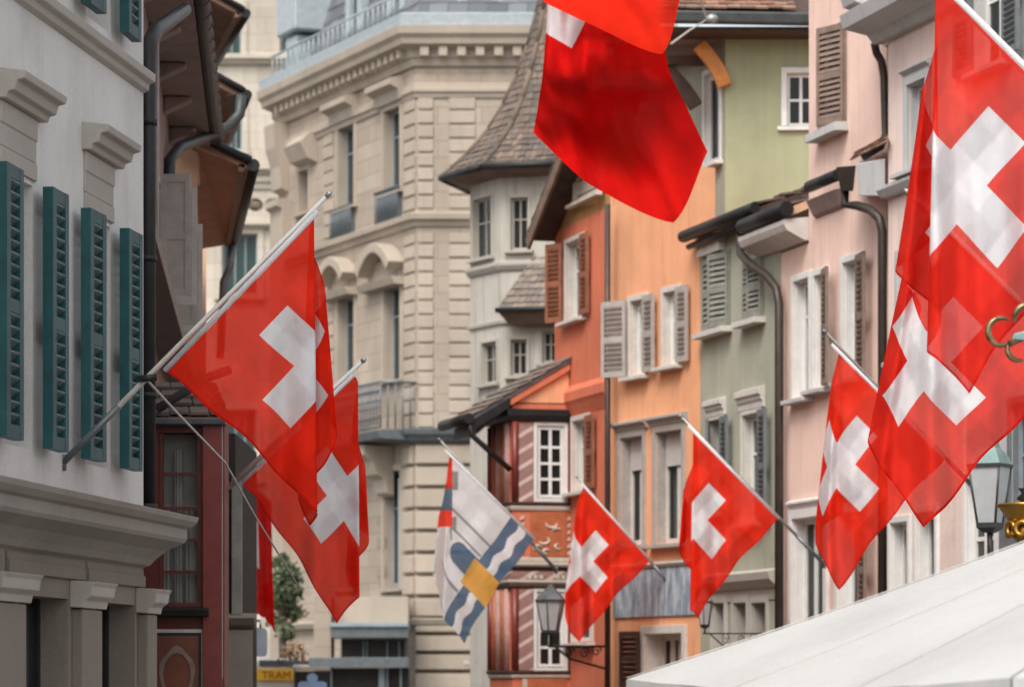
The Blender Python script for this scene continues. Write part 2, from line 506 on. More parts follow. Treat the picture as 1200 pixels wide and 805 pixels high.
# ------------------------------------------------------------------ facades
class Fac:
    """a vertical wall plane: u runs left to right as seen from the street, z up, out = towards the street"""

    def __init__(s, root, px, Y, xv=None, frontal=False, X=None, d=None):
        s.root = root
        if frontal:
            d = Vector((1, 0))
        elif d is None:
            k = (xv - 600.0) / FP
            d = Vector((k, 1.0)).normalized()
            if xv < px:                       # wall that comes closer to the right
                d = -d
        s.d = Vector(d).normalized()
        x0 = (px - 600.0) / FP * Y if X is None else X
        s.P = Vector((x0, Y))
        s.n = Vector((s.d.y, -s.d.x))
        rl = root.location
        s.M = Matrix(((s.d.x, -s.n.x, 0, s.P.x - rl.x), (s.d.y, -s.n.y, 0, s.P.y - rl.y), (0, 0, 1, -rl.z), (0, 0, 0, 1)))
        s.holes, s.wins = [], []

    def u(s, px, out=0.0):
        k = (px - 600.0) / FP
        P = s.P + s.n * out
        # P.x + u d.x = k (P.y + u d.y)
        return (k * P.y - P.x) / (s.d.x - k * s.d.y)

    def Y(s, px, out=0.0):
        return (s.P + s.n * out).y + s.u(px, out) * s.d.y

    def z(s, px, py, out=0.0):
        return HC + (800.0 - py) / FP * s.Y(px, out)

    def uz(s, px, py, out=0.0):
        return s.u(px, out), s.z(px, py, out)

    def world(s, u, out, z):
        q = s.P + s.d * u + s.n * out
        return Vector((q.x, q.y, z))

    def build(s, mb, name, mat, parent=None, bevel=0.0):
        par = parent or s.root
        return mb.build(name, mat, par, s.M, bevel)

    # ---- wall with openings
    def wall(s, u0, u1, z0, z1, mat, depth=4.0, reveal=.2, name="wall", revmat=None, holes=None, top=None):
        mb = MB()
        hs_ = [h for h in (holes if holes is not None else s.holes)]
        us = sorted({u0, u1} | {min(max(v, u0), u1) for h in hs_ for v in h[:2]})
        zs = sorted({z0, z1} | {min(max(v, z0), z1) for h in hs_ for v in h[2:4]})
        for i in range(len(us) - 1):
            for j in range(len(zs) - 1):
                cu, cz = (us[i] + us[i + 1]) / 2, (zs[j] + zs[j + 1]) / 2
                if any(h[0] < cu < h[1] and h[2] < cz < h[3] for h in hs_):
                    continue
                mb.quad((us[i], 0, zs[j]), (us[i + 1], 0, zs[j]), (us[i + 1], 0, zs[j + 1]), (us[i], 0, zs[j + 1]))
        for h in hs_:
            a, b, c, d = h[:4]
            r = h[4] if len(h) > 4 else reveal
            mb.quad((a, 0, c), (a, 0, d), (a, r, d), (a, r, c))
            mb.quad((b, 0, c), (b, r, c), (b, r, d), (b, 0, d))
            mb.quad((a, 0, d), (b, 0, d), (b, r, d), (a, r, d))
            mb.quad((a, 0, c), (a, r, c), (b, r, c), (b, 0, c))
        D = depth
        mb.quad((u0, 0, z0), (u0, 0, z1), (u0, D, z1), (u0, D, z0))
        mb.quad((u1, 0, z0), (u1, D, z0), (u1, D, z1), (u1, 0, z1))
        mb.quad((u0, D, z0), (u0, D, z1), (u1, D, z1), (u1, D, z0))
        mb.quad((u0, 0, z1), (u1, 0, z1), (u1, D, z1), (u0, D, z1))
        mb.quad((u0, .35, z0 + .01), (u0, D, z0 + .01), (u1, D, z0 + .01), (u1, .35, z0 + .01))
        return s.build(mb, name, mat)

    # ---- windows
    def win(s, pxL, pxR, pyT, pyB, **k):
        pm = (pxL + pxR) / 2
        s.winu(s.u(pxL), s.u(pxR), s.z(pm, pyB), s.z(pm, pyT), **k)

    def winu(s, u0, u1, z0, z1, **k):
        s.holes.append((u0, u1, z0, z1, k.get('r', .2)))
        s.wins.append((u0, u1, z0, z1, k))

    def make_windows(s):
        for w in s.wins:
            s._window(*w)

    def _window(s, u0, u1, z0, z1, k):
        g = k.get
        cw, cp = g('cw', .1), g('cp', .03)
        r = g('r', .2)
        cm = M_[g('cm', 'whiteish')]
        sm = M_[g('sm', 'white')]
        nc, rows = g('nc', 2), g('rows', [.7])
        # sash: outer ring and bars
        sb = MB()
        f = g('fw', .06)
        y0, y1 = r - .05, r
        e = .014
        a, b, c, d = u0 + e, u1 - e, z0 + e, z1 - e
        sb.box(a, a + f, y0, y1, c, d)
        sb.box(b - f, b, y0, y1, c, d)
        sb.box(a + f, b - f, y0, y1, c, c + f)
        sb.box(a + f, b - f, y0, y1, d - f, d)
        bw = g('bw', .045)
        xs = [a + f + (b - a - 2 * f) * i / nc for i in range(1, nc)]
        for x in xs:
            sb.box(x - bw / 2, x + bw / 2, y0 + .006, y1 - .006, c + f, d - f)
        for t in rows:
            zz = c + f + (d - c - 2 * f) * t
            edges = [a + f] + xs + [b - f]
            for i in range(len(edges) - 1):
                x0 = edges[i] + (bw / 2 if i else 0)
                x1 = edges[i + 1] - (bw / 2 if i < len(edges) - 2 else 0)
                sb.box(x0, x1, y0 + .01, y1 - .01, zz - bw * .4, zz + bw * .4)
        if cw:
            cb = MB()
            lo = 0 if g('sill', .12) else cw
            cb.box(u0 - cw, u0, -cp, .004, z0 - lo, z1 + cw)
            cb.box(u1, u1 + cw, -cp, .004, z0 - lo, z1 + cw)
            cb.box(u0, u1, -cp, .004, z1, z1 + cw)
            cb.box(u0 - .004, u0 + .012, .006, r + .03, z0, z1)
            cb.box(u1 - .012, u1 + .004, .006, r + .03, z0, z1)
            cb.box(u0 + .0125, u1 - .0125, .006, r + .03, z1 - .012, z1 + .004)
            if lo:
                cb.box(u0, u1, -cp, .004, z0 - lo, z0)
            w = s.build(cb, "window", cm, bevel=.006)
            s.build(sb, "sash", sm, w)
        else:
            w = s.build(sb, "window", sm)
        if g('pane', True):
            pb = MB()
            pb.quad((a + f, r - .02, c + f), (b - f, r - .02, c + f), (b - f, r - .02, d - f), (a + f, r - .02, d - f))
            s.build(pb, "pane", M_[g('gm', 'glass')], w)
        if g('sill', .12):
            sp, sh, se = g('sill', .12), g('sh', .07), g('se', .06)
            q = MB().hexa([(u0 - cw - se, -cp - sp, z0 - sh), (u1 + cw + se, -cp - sp, z0 - sh), (u1 + cw + se, r - .06, z0 - sh), (u0 - cw - se, r - .06, z0 - sh),
                           (u0 - cw - se, -cp - sp, z0 - .015), (u1 + cw + se, -cp - sp, z0 - .015), (u1 + cw + se, r - .06, z0 - .002), (u0 - cw - se, r - .06, z0 - .002)])
            s.build(q, "sill", M_[g('silm', g('cm', 'whiteish'))], w, .006)
        if g('lintel'):
            lp, lh, le = g('lintel')
            zt = z1 + cw + .004
            prof = [(.004, 0), (-lp * .35, 0), (-lp * .35, lh * .3), (-lp * .6, lh * .42), (-lp * .65, lh * .6), (-lp, lh * .68), (-lp, lh), (.004, lh + .03)]
            q = MB().prism([(u0 - cw - le, y, zt + z) for y, z in prof], (u1 - u0 + 2 * cw + 2 * le, 0, 0))
            s.build(q, "lintel", M_[g('lm', g('cm', 'whiteish'))], w, .005)
        if g('curtain'):
            cm2 = M_[g('curm', 'curtain')]
            gap = g('gap', .22)
            mid = (a + b) / 2
            for (x0, x1) in ((a + .02, mid - (b - a) * gap / 2), (mid + (b - a) * gap / 2, b - .02)):
                q = MB()
                n = 24
                vs, fs = [], []
                ph = random.random() * 6
                for i in range(n + 1):
                    x = x0 + (x1 - x0) * i / n
                    for zz in (c, d):
                        vs.append((x, r + .09 + .025 * math.sin(ph + i * 1.3), zz))
                for i in range(n):
                    fs.append((2 * i, 2 * i + 2, 2 * i + 3, 2 * i + 1))
                q.add(vs, fs, 0, True)
                s.build(q, "curtain", cm2, w)
        if g('blind'):
            bl = g('blind')
            q = MB().box(a + f, b - f, r - .075, r - .055, d - (d - c) * bl, d - .01)
            s.build(q, "blind", M_[g('blm', 'frost')], w)
        for sh in g('shut', ()):
            side, width, ang, mat = sh[:4]
            opts = sh[4] if len(sh) > 4 else {}
            hu = u0 - cw * .6 if side == 'L' else u1 + cw * .6
            s.shutter(hu, side, width, z0 + .01, z1 - .005 + cw * .4, ang, mat, out=cp + opts.get('out', .02), **{q: v for q, v in opts.items() if q != 'out'})
        return w

    def shutter(s, hu, side, width, z0, z1, ang, mat, out=.05, thick=.04, slatmat=None, solid=False, stile=.055):
        """hinged at hu; ang 0 = folded flat on the wall, 180 = closed over the opening"""
        mb = MB()
        st = min(stile, width * .22)
        h = z1 - z0
        T = thick
        mb.box(0, st, 0, T, 0, h); mb.box(width - st, width, 0, T, 0, h)
        rails = [0, .46 * h, h - .08]
        for q in rails:
            mb.box(st, width - st, .002, T - .002, q, q + .08)
        for (a, b) in ((.08, .46 * h), (.46 * h + .08, h - .08)):
            if solid:
                mb.box(st, width - st, .012, T - .012, a, b)
                continue
            n = max(4, int((b - a) / .065))
            p = (b - a) / n
            for i in range(n):
                zc = a + p * (i + .5)
                dz = p * .36
                mb.hexa([(st, .003, zc - dz - .006), (width - st, .003, zc - dz - .006), (width - st, T - .003, zc + dz - .006), (st, T - .003, zc + dz - .006),
                         (st, .003, zc - dz + .006), (width - st, .003, zc - dz + .006), (width - st, T - .003, zc + dz + .006), (st, T - .003, zc + dz + .006)], 1)
        th = R(ang)
        # local: x away from the hinge, y = thickness towards the street
        ex = Vector((math.cos(th), -math.sin(th), 0))
        if side == 'L':
            ex = Vector((-math.cos(th), -math.sin(th), 0))
            ey = Vector((math.sin(th) * 1, -math.cos(th), 0))
        else:
            ey = Vector((-math.sin(th), -math.cos(th), 0))
        Mx = Matrix(((ex.x, ey.x, 0, hu), (ex.y, ey.y, 0, -out), (0, 0, 1, z0), (0, 0, 0, 1)))
        return mb.build("shutter", [M_[mat], M_[slatmat or mat]], s.root, s.M @ Mx)

    def bar(s, name, mat, u0, u1, prof, parent=None, bevel=.006):
        """a moulding along the wall; prof = list of (out, z)"""
        q = MB().prism([(u0, -o, z) for o, z in prof], (u1 - u0, 0, 0))
        return s.build(q, name, M_[mat] if isinstance(mat, str) else mat, parent, bevel)

    def pbox(s, name, mat, pxL, pxR, pyT, pyB, o0, o1, parent=None, bevel=.006, at=None):
        """a box on the wall given by the picture rectangle of its front face; the depth goes from o0 to o1"""
        pm = at if at is not None else (pxL + pxR) / 2
        q = MB().box(s.u(pxL, o1), s.u(pxR, o1), -o0, -o1, s.z(pm, pyB, o1), s.z(pm, pyT, o1))
        return s.build(q, name, M_[mat] if isinstance(mat, str) else mat, parent, bevel)


def tiles(mb, p00, p10, p11, p01, tw=.2, tl=.28, t=.022, jitter=.008):
    """rows of separate roof tiles on the quad p00-p10 (eave) to p01-p11 (ridge)"""
    p00, p10, p11, p01 = map(Vector, (p00, p10, p11, p01))
    n = (p10 - p00).cross(p01 - p00).normalized()
    if n.z < 0:
        n = -n
    L = ((p01 - p00).length + (p11 - p10).length) / 2
    rows = max(2, int(L / tl))
    for j in range(rows):
        a0, a1 = j / rows, min(1.0, (j + 1.18) / rows)
        e0, e1 = p00.lerp(p01, a0), p10.lerp(p11, a0)
        r0, r1 = p00.lerp(p01, a1), p10.lerp(p11, a1)
        cols = max(1, int(round((e1 - e0).length / tw)))
        sh = .5 if j % 2 else 0.0
        for i in range(-1 if sh else 0, cols):
            b0, b1 = max(0, (i + sh + .03) / cols), min(1, (i + sh + .97) / cols)
            if b1 - b0 < .01:
                continue
            jz = random.uniform(-jitter, jitter)
            lo0, lo1 = e0.lerp(e1, b0) + n * (t * 1.6 + jz), e0.lerp(e1, b1) + n * (t * 1.6 + jz + random.uniform(-.004, .004))
            up0, up1 = r0.lerp(r1, b0) + n * .006, r0.lerp(r1, b1) + n * .006
            mb.hexa([lo0 - n * t, lo1 - n * t, up1 - n * t, up0 - n * t, lo0, lo1, up1, up0])
    return mb


def sweep(mb, path, prof, mi=0):
    """moulding with mitred corners: path = xy points left to right seen from the street, prof = (out, z)"""
    P = [Vector(p) for p in path]
    n = len(P)
    ns = []
    for i in range(n):
        ds = []
        if i > 0:
            ds.append((P[i] - P[i - 1]).normalized())
        if i < n - 1:
            ds.append((P[i + 1] - P[i]).normalized())
        nn = [Vector((d.y, -d.x)) for d in ds]
        if len(nn) == 1:
            ns.append(nn[0])
        else:
            b = (nn[0] + nn[1]).normalized()
            ns.append(b / max(.2, b.dot(nn[0])))
    vs, fs = [], []
    m = len(prof)
    for i in range(n):
        for (o, z) in prof:
            q = P[i] + ns[i] * o
            vs.append((q.x, q.y, z))
    for i in range(n - 1):
        for j in range(m):
            k = (j + 1) % m
            fs.append((i * m + j, (i + 1) * m + j, (i + 1) * m + k, i * m + k))
    fs.append(tuple(range(m)))
    fs.append(tuple((n - 1) * m + j for j in range(m))[::-1])
    return mb.add(vs, fs, mi)


def arc(c, r, a0, a1, n, ax, ay):
    c, ax, ay = Vector(c), Vector(ax), Vector(ay)
    return [c + ax * (r * math.cos(R(a0 + (a1 - a0) * i / n))) + ay * (r * math.sin(R(a0 + (a1 - a0) * i / n))) for i in range(n + 1)]


def house(name, px, Y, label, cat="house", X=None, **k):
    x = (px - 600.0) / FP * Y if X is None else X
    return thing(name, (x, Y, 0), label, cat, **k)


# ------------------------------------------------------------------ ground
g = MB()
g.quad((-400, -60, 0), (400, -60, 0), (400, 700, 0), (-400, 700, 0))
tag(g.build("street", M_['street']), None, None, kind="structure")

# ================================================================== grey townhouse (near, with teal shutters)
h = house("townhouse", 0, 20.0, "grey plastered townhouse with teal louvred shutters and moulded window heads")
F = Fac(h, 0, 20.0, 1130)
uc = F.u(168)
for (a, b) in ((-1.95, -1.3), (.05, .70), (2.0, 2.60)):
    for (z0, z1) in ((3.46, 5.06), (6.34, 7.95)):
        F.winu(a, b, z0, z1, r=.34, cw=0, sill=0, nc=2, rows=[.66], curtain=True,
               shut=[(sd_, .37, random.uniform(-1.5, 2.5), 'teal', dict(slatmat='tealslat', thick=.065, out=.035, stile=.085)) for sd_ in 'LR'])
up = [q for q in F.holes]
F.wall(-7, uc, 3.0, 10.5, M_['greywall'], 6, holes=up)
F.make_windows()
for (a, b) in ((-1.95, -1.3), (.05, .70), (2.0, 2.60)):
    zt = 5.62
    F.bar("window_head", 'greystone', a - .13, b + .15, [(-.004, zt - .155), (.06, zt - .155), (.07, zt - .12), (.11, zt - .11), (.125, zt - .055), (.17, zt - .045), (.18, zt), (-.004, zt + .025)])
    F.bar("window_frieze", 'greystone', a - .09, b + .05, [(-.004, 5.20), (.012, 5.20), (.012, 5.33), (.022, 5.335), (.022, zt - .158), (-.004, zt - .158)])
    F.bar("window_architrave", 'greystone', a - .085, b + .045, [(-.004, 5.09), (.02, 5.09), (.02, 5.195), (-.004, 5.195)])
F.bar("string_course", 'greystone', -7, uc, [(-.004, 6.10), (.04, 6.12), (.045, 6.16), (.085, 6.175), (.09, 6.23), (-.004, 6.26)])
prof = [(-.004, 2.84), (.04, 2.86), (.07, 2.90), (.13, 2.96), (.235, 3.02), (.25, 3.045), (.25, 3.115), (.28, 3.13), (.31, 3.165), (.32, 3.20), (-.004, 3.245)]
F.build(sweep(MB(), [(-7, 0), (uc, 0), (uc, 3)], prof), "shop_cornice", M_['cornicestone'], bevel=.004)
u3 = [F.u(p) for p in (22, 80, 112, 158)]
bh = [(u3[0], u3[1], 0.3, 2.58), (u3[2], u3[3], .3, 2.58), (-2.2, -1.0, .3, 2.58), (-4.2, -3.0, .3, 2.58)]
bh = [(*q_, .24) for q_ in bh]
q = F.wall(-7, uc, 0, 3.0, M_['sandbase'], 6, reveal=.24, name="base_wall", holes=bh)
for (a, b, c, d, _r) in bh:
    mb = MB()
    for x in (a, (a + b) / 2 - .03, b - .06):
        mb.box(x, x + .06, .18, .23, c, d)
    mb.box(a + .06, (a + b) / 2 - .03, .185, .225, 1.3, 1.36)
    w = F.build(mb, "shop_window", M_['blackiron'])
    F.build(MB().quad((a, .21, c), (b, .21, c), (b, .21, d), (a, .21, d)), "pane", M_['darkglass'], w)
for (p0, p1) in ((-22, 17), (84, 107), (161, 172)):
    a, b = F.u(p0), F.u(p1)
    pl = F.build(MB().box(a, b, -.075, .004, 0, 2.52), "pilaster", M_['sandbase'], bevel=.012)
    F.bar("capital", 'greystone', a - .05, b + .05, [(.075, 2.525), (.09, 2.525), (.10, 2.57), (.14, 2.60), (.15, 2.66), (.17, 2.69), (-.0, 2.70), (0, 2.53)], pl)
for (p0, p1) in ((-40, -2), (6, 96), (100, 166)):
    F.bar("frieze_panel", 'sandbase', F.u(p0), F.u(p1), [(-.004, 2.705), (.03, 2.705), (.03, 2.78), (.015, 2.79), (.015, 2.83), (-.004, 2.835)])
F.bar("roof", 'tile_old', -7, uc, [(.5, 10.5), (.5, 10.6), (-6, 13), (-6, 10.5)])

# ================================================================== dark house behind it: eave, gutter, grey shutters
h = house("eaved_house", 0, 32.0, "dark red and grey house with a deep eave, black gutter and grey shutters", X=-3.4)
F = Fac(h, 0, 32.0, 325, X=-3.42)
ue = 7.82
for (uw, zz) in ((2.2, 5.92), (5.0, 5.92)):
    F.winu(uw, uw + .8, zz, zz + 1.2, r=.2, cw=.06, cm='greyshut', sill=.06, curtain=True,
           shut=[('L', .30, 84, 'greyshut', dict(solid=True)), ('R', .34, 76, 'greyshut', dict(solid=True))])
F.wall(-7, ue, 5.5, 8.38, M_['mauve'], 5)
F.make_windows()
F.wall(-7, ue, 0, 5.5, M_['darkred'], 5, name="lower_wall", holes=[])
F.bar("ledge", 'greymetal', -7, ue, [(-.004, 5.42), (.30, 5.40), (.32, 5.46), (-.004, 5.60)])
F.build(MB().hexa([(-7, -.46, 8.36), (ue, -.46, 8.36), (ue, .0, 8.39), (-7, .0, 8.39), (-7, -.46, 8.46), (ue, -.46, 8.46), (ue, 4, 10.8), (-7, 4, 10.8)]), "roof", [M_['tile_old']])
F.build(MB().box(-7, ue - .02, -.44, -.004, 8.31, 8.355), "soffit", M_['mauve'])
for k in range(5):
    x = -1.6 + k * 2.0
    mb = MB().hexa([(x, -.30, 8.26), (x + .22, -.30, 8.26), (x + .22, -.01, 8.12), (x, -.01, 8.12), (x, -.30, 8.305), (x + .22, -.30, 8.305), (x + .22, -.01, 8.305), (x, -.01, 8.305)])
    F.build(mb, "eave_bracket", M_['mauve'], bevel=.02)
mb = MB().tube([(-7, -.50, 8.44), (ue, -.50, 8.40)], .085, 12)
for k in range(24):
    x = -6.5 + k * .62
    mb.tube([(x, -.50, 8.435), (x + .05, -.50, 8.434)], .10, 12)
F.build(mb, "gutter", M_['darkmetal'])
rl = h.location


def wt(root, pts, r, name, mat, n=10):
    mb = MB().tube([Vector(p) - root.location for p in pts], r, n)
    return mb.build(name, M_[mat], root)


wt(h, [W(173, 640, 24.2), W(173, 75, 24.2), W(175, 52, 24.3), W(183, 36, 24.8), W(200, 24, 27), W(217, 12, 30.0)], .058, "downpipe", 'darkmetal')
for yy in (140, 300, 460, 590):
    MB().tube([W(173, yy, 24.2) - rl, W(173, yy + 7, 24.2) - rl], .07, 10).build("pipe_clip", M_['darkmetal'], h)
wt(h, [W(184, 45, 30), W(184, 340, 30)], .02, "conduit", 'greyshut')
# dark shop front further along
F2 = Fac(h, 263, 36, frontal=True)
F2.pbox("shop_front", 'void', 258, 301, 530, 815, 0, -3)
F2.pbox("pilaster", 'greenshut', 272, 284, 560, 720, .08, -.0)
F2.bar("capital", 'sandbase', F2.u(266), F2.u(300), [(0, F2.z(280, 738)), (.12, F2.z(280, 732)), (.2, F2.z(280, 724)), (0, F2.z(280, 718))])
F2.pbox("pedestal", 'sandbase', 268, 296, 738, 820, .1, 0)

# ------------------------------------------------------------------ projecting oxblood shop bay
h = house("shop_bay", 178, 26.0, "oxblood timber shop bay with small glazed panes and a painted lower panel", "shopfront")
F = Fac(h, 178, 26.0, frontal=True)
zt = F.z(220, 492)
D = .4
uR = F.u(263)
F.holes.append((F.u(186), F.u(236), F.z(210, 706), F.z(210, 507), .1))
F.wall(-.4, uR, 0, zt, M_['darkred'], D, reveal=.1)
F.pbox("corner_post", 'oxred', 238, 261, 497, 815, .06, .002)
F.pbox("post_edge", 'greyshut', 261.3, 264.5, 497, 795, .05, -.25)
mb = MB()
a, b, c, d = F.u(186) + .002, F.u(236) - .002, F.z(210, 706), F.z(210, 507)
for yy in (555, 595, 632, 670):
    zz = F.z(210, yy)
    mb.box(a, b, .03, .075, zz - .012, zz + .012)
for (x0, x1) in ((a, a + .03), (b - .03, b)):
    mb.box(x0, x1, .025, .08, c + .002, d - .002)
w = F.build(mb, "window", M_['darkred'])
F.build(MB().quad((a, .06, c), (b, .06, c), (b, .06, d), (a, .06, d)), "pane", M_['clearglass'], w)
mb = MB()
for (pl, pr) in ((203, 213), (186, 199), (216, 233)):
    n = 10
    x0, x1 = F.u(pl), F.u(pr)
    vs = []
    for i in range(n + 1):
        for zz in (c, d - (.12 if pl == 203 else .55)):
            vs.append((x0 + (x1 - x0) * i / n, .12 + .015 * math.sin(i * 1.7), zz))
    mb.add(vs, [(2 * i, 2 * i + 2, 2 * i + 3, 2 * i + 1) for i in range(n)], 0, True)
F.build(mb, "curtain", M_['curtain'])  # pale strips imitate reflections in the panes, no real curtain hangs here
F.build(MB().quad((a, .2, c), (b, .2, c), (b, .2, d), (a, .2, d)), "reflection_sheet", M_['frost'])  # pale sheet behind the glass stands in for reflected light
F.bar("ledge", 'blackiron', F.u(176), F.u(246), [(0, F.z(210, 723)), (.12, F.z(210, 722)), (.14, F.z(210, 714)), (0, F.z(210, 710))])
pn = F.pbox("lower_panel", 'panelbrown', 183, 233, 745, 812, .025, .0)
mb = MB()
for (pl, pr, pt, pb, o) in ((178, 240, 737, 741, .03), (236.5, 240, 741.5, 812, .03), (178, 183, 741.5, 812, .03)):
    mb.box(F.u(pl), F.u(pr), -o, -.001, F.z(210, pb), F.z(210, pt))
F.build(mb, "panel_frame", M_['cream'], pn)
mb = MB().box(F.u(183.5), F.u(236), -.022, -.001, F.z(210, 745), F.z(210, 741.5))
mb.box(F.u(233.3), F.u(236.2), -.022, -.001, F.z(210, 812), F.z(210, 745.2))
F.build(mb, "panel_line", M_['blackiron'], pn)
ov = []
cx, cz = F.u(208), F.z(208, 790)
mb = MB()
N = 28
for (ra, rb, o) in ((.135, .105, .035),):
    vs, fs = [], []
    for i in range(N):
        t = 2 * math.pi * i / N
        wob = 1 + .06 * math.sin(5 * t)
        vs.append((cx + ra * wob * math.cos(t), -o, cz + 1.55 * ra * wob * math.sin(t)))
        vs.append((cx + rb * math.cos(t), -o, cz + 1.55 * rb * math.sin(t)))
    for i in range(N):
        j = (i + 1) % N
        fs.append((2 * i, 2 * j, 2 * j + 1, 2 * i + 1))
    mb.add(vs, fs)
F.build(mb, "panel_garland", M_['louvre'], pn)
# its small roof
zr0, zr1 = F.z(210, 497), F.z(210, 452)
F.bar("fascia", 'greymetal', -.45, uR + .02, [(0, zr0 - .02), (.14, zr0 - .01), (.15, zr0 + .035), (0, zr0 + .05)])
mb = MB()
tiles(mb, (-.45, -.12, zr0 + .05), (uR + .05, -.12, zr0 + .05), (uR - .15, .9, zr1 + .1), (-.45, .9, zr1 + .1), .16, .22)
rf = F.build(mb, "roof", M_['tile_old'])
F.build(MB().hexa([(-.45, -.1, zr0 + .01), (uR + .03, -.1, zr0 + .01), (uR - .15, .9, zr1 + .0), (-.45, .9, zr1 + .0), (-.45, -.1, zr0 + .045), (uR + .03, -.1, zr0 + .045), (uR - .15, .9, zr1 + .08), (-.45, .9, zr1 + .08)]), "roof_boards", M_['tansoffit'], rf)
F.build(MB().tube([(.05, -.15, zr0 + .10), (.45, -.2, zr0 + .34), (.62, -.2, zr0 + .40)], .035, 8), "roof_pipe", M_['greymetal'])


# ------------------------------------------------------------------ row of eaved houses receding behind
def eave_house(name, label, A, Bq, C, D_, wallmat, sofmat, Xl=-9.0, lower=None):
    a, b, c, d = W(*A), W(*Bq), W(*C), W(*D_)
    h = thing(name, (c.x, a.y, 0), label, "house")
    L = h.location
    mb = MB()
    wn, wf = (d.x + .02, a.y + .25), (c.x - .05, b.y)
    zt = min(d.z, c.z) - .02
    mb.prism([(wn[0], wn[1], 0), (wf[0], wf[1], 0), (Xl, wf[1], 0), (Xl, wn[1], 0)], (0, 0, zt))
    mb.prism([(wn[0], wn[1], zt), (Xl, wn[1], zt), (Xl, wn[1], d.z + 1.0), (wn[0], wn[1], d.z)], (0, .3, 0))
    o = mb.build("wall", M_[wallmat], h, Matrix.Translation(-L))
    up = Vector((0, 0, .14))
    far = Vector((Xl, c.y, d.z + (c.x - Xl) * .75))
    nea = Vector((Xl, d.y, d.z + (d.x - Xl) * .75))
    mb = MB().hexa([a, b, c, d, a + up, b + up, c + up, d + up])
    mb.hexa([d, c, far, nea, d + up, c + up, far + up, nea + up])
    rf = mb.build("roof", M_[sofmat], h, Matrix.Translation(-L))
    mb = MB()
    tiles(mb, a + up * 1.1, b + up * 1.1, c + up * 1.1, d + up * 1.1, .2, .28)
    mb.build("tiles", M_['tile_old'], rf, Matrix.Translation(-L))
    gx = Vector((.06, 0, .05))
    mb = MB().tube([a + gx + (a - b).normalized() * .03, b + gx], .075, 10)
    mb.tube([d + Vector((-.4, -.02, .14 + .3)), d + Vector((0, -.02, .14)), a + Vector((.03, -.04, .10))], .05, 8)
    mb.build("gutter", M_['darkmetal'], h, Matrix.Translation(-L))
    # board edging of the soffit
    e = (a - d) * .18
    mb = MB().hexa([a - e - up * .5, b - e * .6 - up * .5, b - e * .6 - up * .5 + Vector((.07, 0, 0)), a - e - up * .5 + Vector((.07, 0, 0)), a - e + up * .1, b - e * .6 + up * .1, b - e * .6 + up * .1 + Vector((.07, 0, 0)), a - e + up * .1 + Vector((.07, 0, 0))])
    mb.build("soffit_batten", M_['soffit'], h, Matrix.Translation(-L))
    return h


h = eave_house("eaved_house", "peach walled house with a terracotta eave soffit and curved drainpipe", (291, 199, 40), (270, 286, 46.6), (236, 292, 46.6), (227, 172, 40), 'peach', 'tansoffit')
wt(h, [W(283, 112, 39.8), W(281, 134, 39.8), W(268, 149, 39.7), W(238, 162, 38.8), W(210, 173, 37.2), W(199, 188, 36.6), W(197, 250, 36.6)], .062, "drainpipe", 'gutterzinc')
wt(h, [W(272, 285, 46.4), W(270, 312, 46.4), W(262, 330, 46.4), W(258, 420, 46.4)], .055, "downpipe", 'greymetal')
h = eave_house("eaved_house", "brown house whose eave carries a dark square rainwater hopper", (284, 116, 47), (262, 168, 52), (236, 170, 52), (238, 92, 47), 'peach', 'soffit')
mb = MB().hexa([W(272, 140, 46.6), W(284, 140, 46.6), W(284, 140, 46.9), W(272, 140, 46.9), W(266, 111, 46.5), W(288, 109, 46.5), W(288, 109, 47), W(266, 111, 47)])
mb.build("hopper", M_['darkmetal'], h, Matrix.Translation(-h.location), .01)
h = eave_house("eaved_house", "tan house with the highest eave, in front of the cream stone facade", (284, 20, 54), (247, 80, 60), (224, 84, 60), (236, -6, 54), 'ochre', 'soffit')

# ================================================================== far cream building
h = house("stone_building", 260, 125.0, "cream stone building far away with teal curtained windows and carved band", "building")
F = Fac(h, 260, 125.0, frontal=True)
for (l, r_, t, b) in ((260, 302, 274, 345), (250, 283, 8, 64), (262, 284, 118, 176), (328, 350, 8, 62), (336, 366, 272, 345), (262, 300, 480, 560), (336, 366, 480, 560), (262, 300, 650, 740)):
    F.win(l, r_, t, b, r=.3, cw=.22, cp=.07, cm='farwall', sm='bluegrey', nc=3, rows=[], fw=.07, curtain=True, gap=.0, curm='tealcurtain', gm='teglass', sill=.15, sh=.2)
F.wall(F.u(120), F.u(560), 0, 42, M_['farwall'], 12)
F.make_windows()
a, b = F.u(120), F.u(560)
for (yt, yb, o) in ((66, 76, .35), (196, 206, .45), (207, 222, .2), (262, 268, .35)):
    zt, zb = F.z(300, yt), F.z(300, yb)
    F.bar("string_course", 'farwall', a, b, [(-.01, zb), (o * .4, zb), (o * .6, zb + (zt - zb) * .4), (o, zb + (zt - zb) * .55), (o, zt), (-.01, zt + .05)])
mb = MB()
for k in range(26):
    x = F.u(200) + k * .62
    zc = F.z(300, 240)
    mb.lathe([(.02, -.1), (.26, 0), (.02, .1)], (0, 0, 0), 10)
    n0 = len(mb.v) - 30
    for i in range(n0, len(mb.v)):
        v = mb.v[i]
        mb.v[i] = Vector((x + v.x * 1.1, -.02 - abs(v.z) * .8, zc + v.y * .9))
F.build(mb, "carved_band", M_['stone2'])

# ================================================================== bank: beige sandstone corner building
SY = 85.0
h = house("bank_building", 487, SY, "beige sandstone corner building with rusticated piers, balcony and slate mansard", "building")
kx = (-1150 - 600) / FP
cX = (487 - 600) / FP * SY
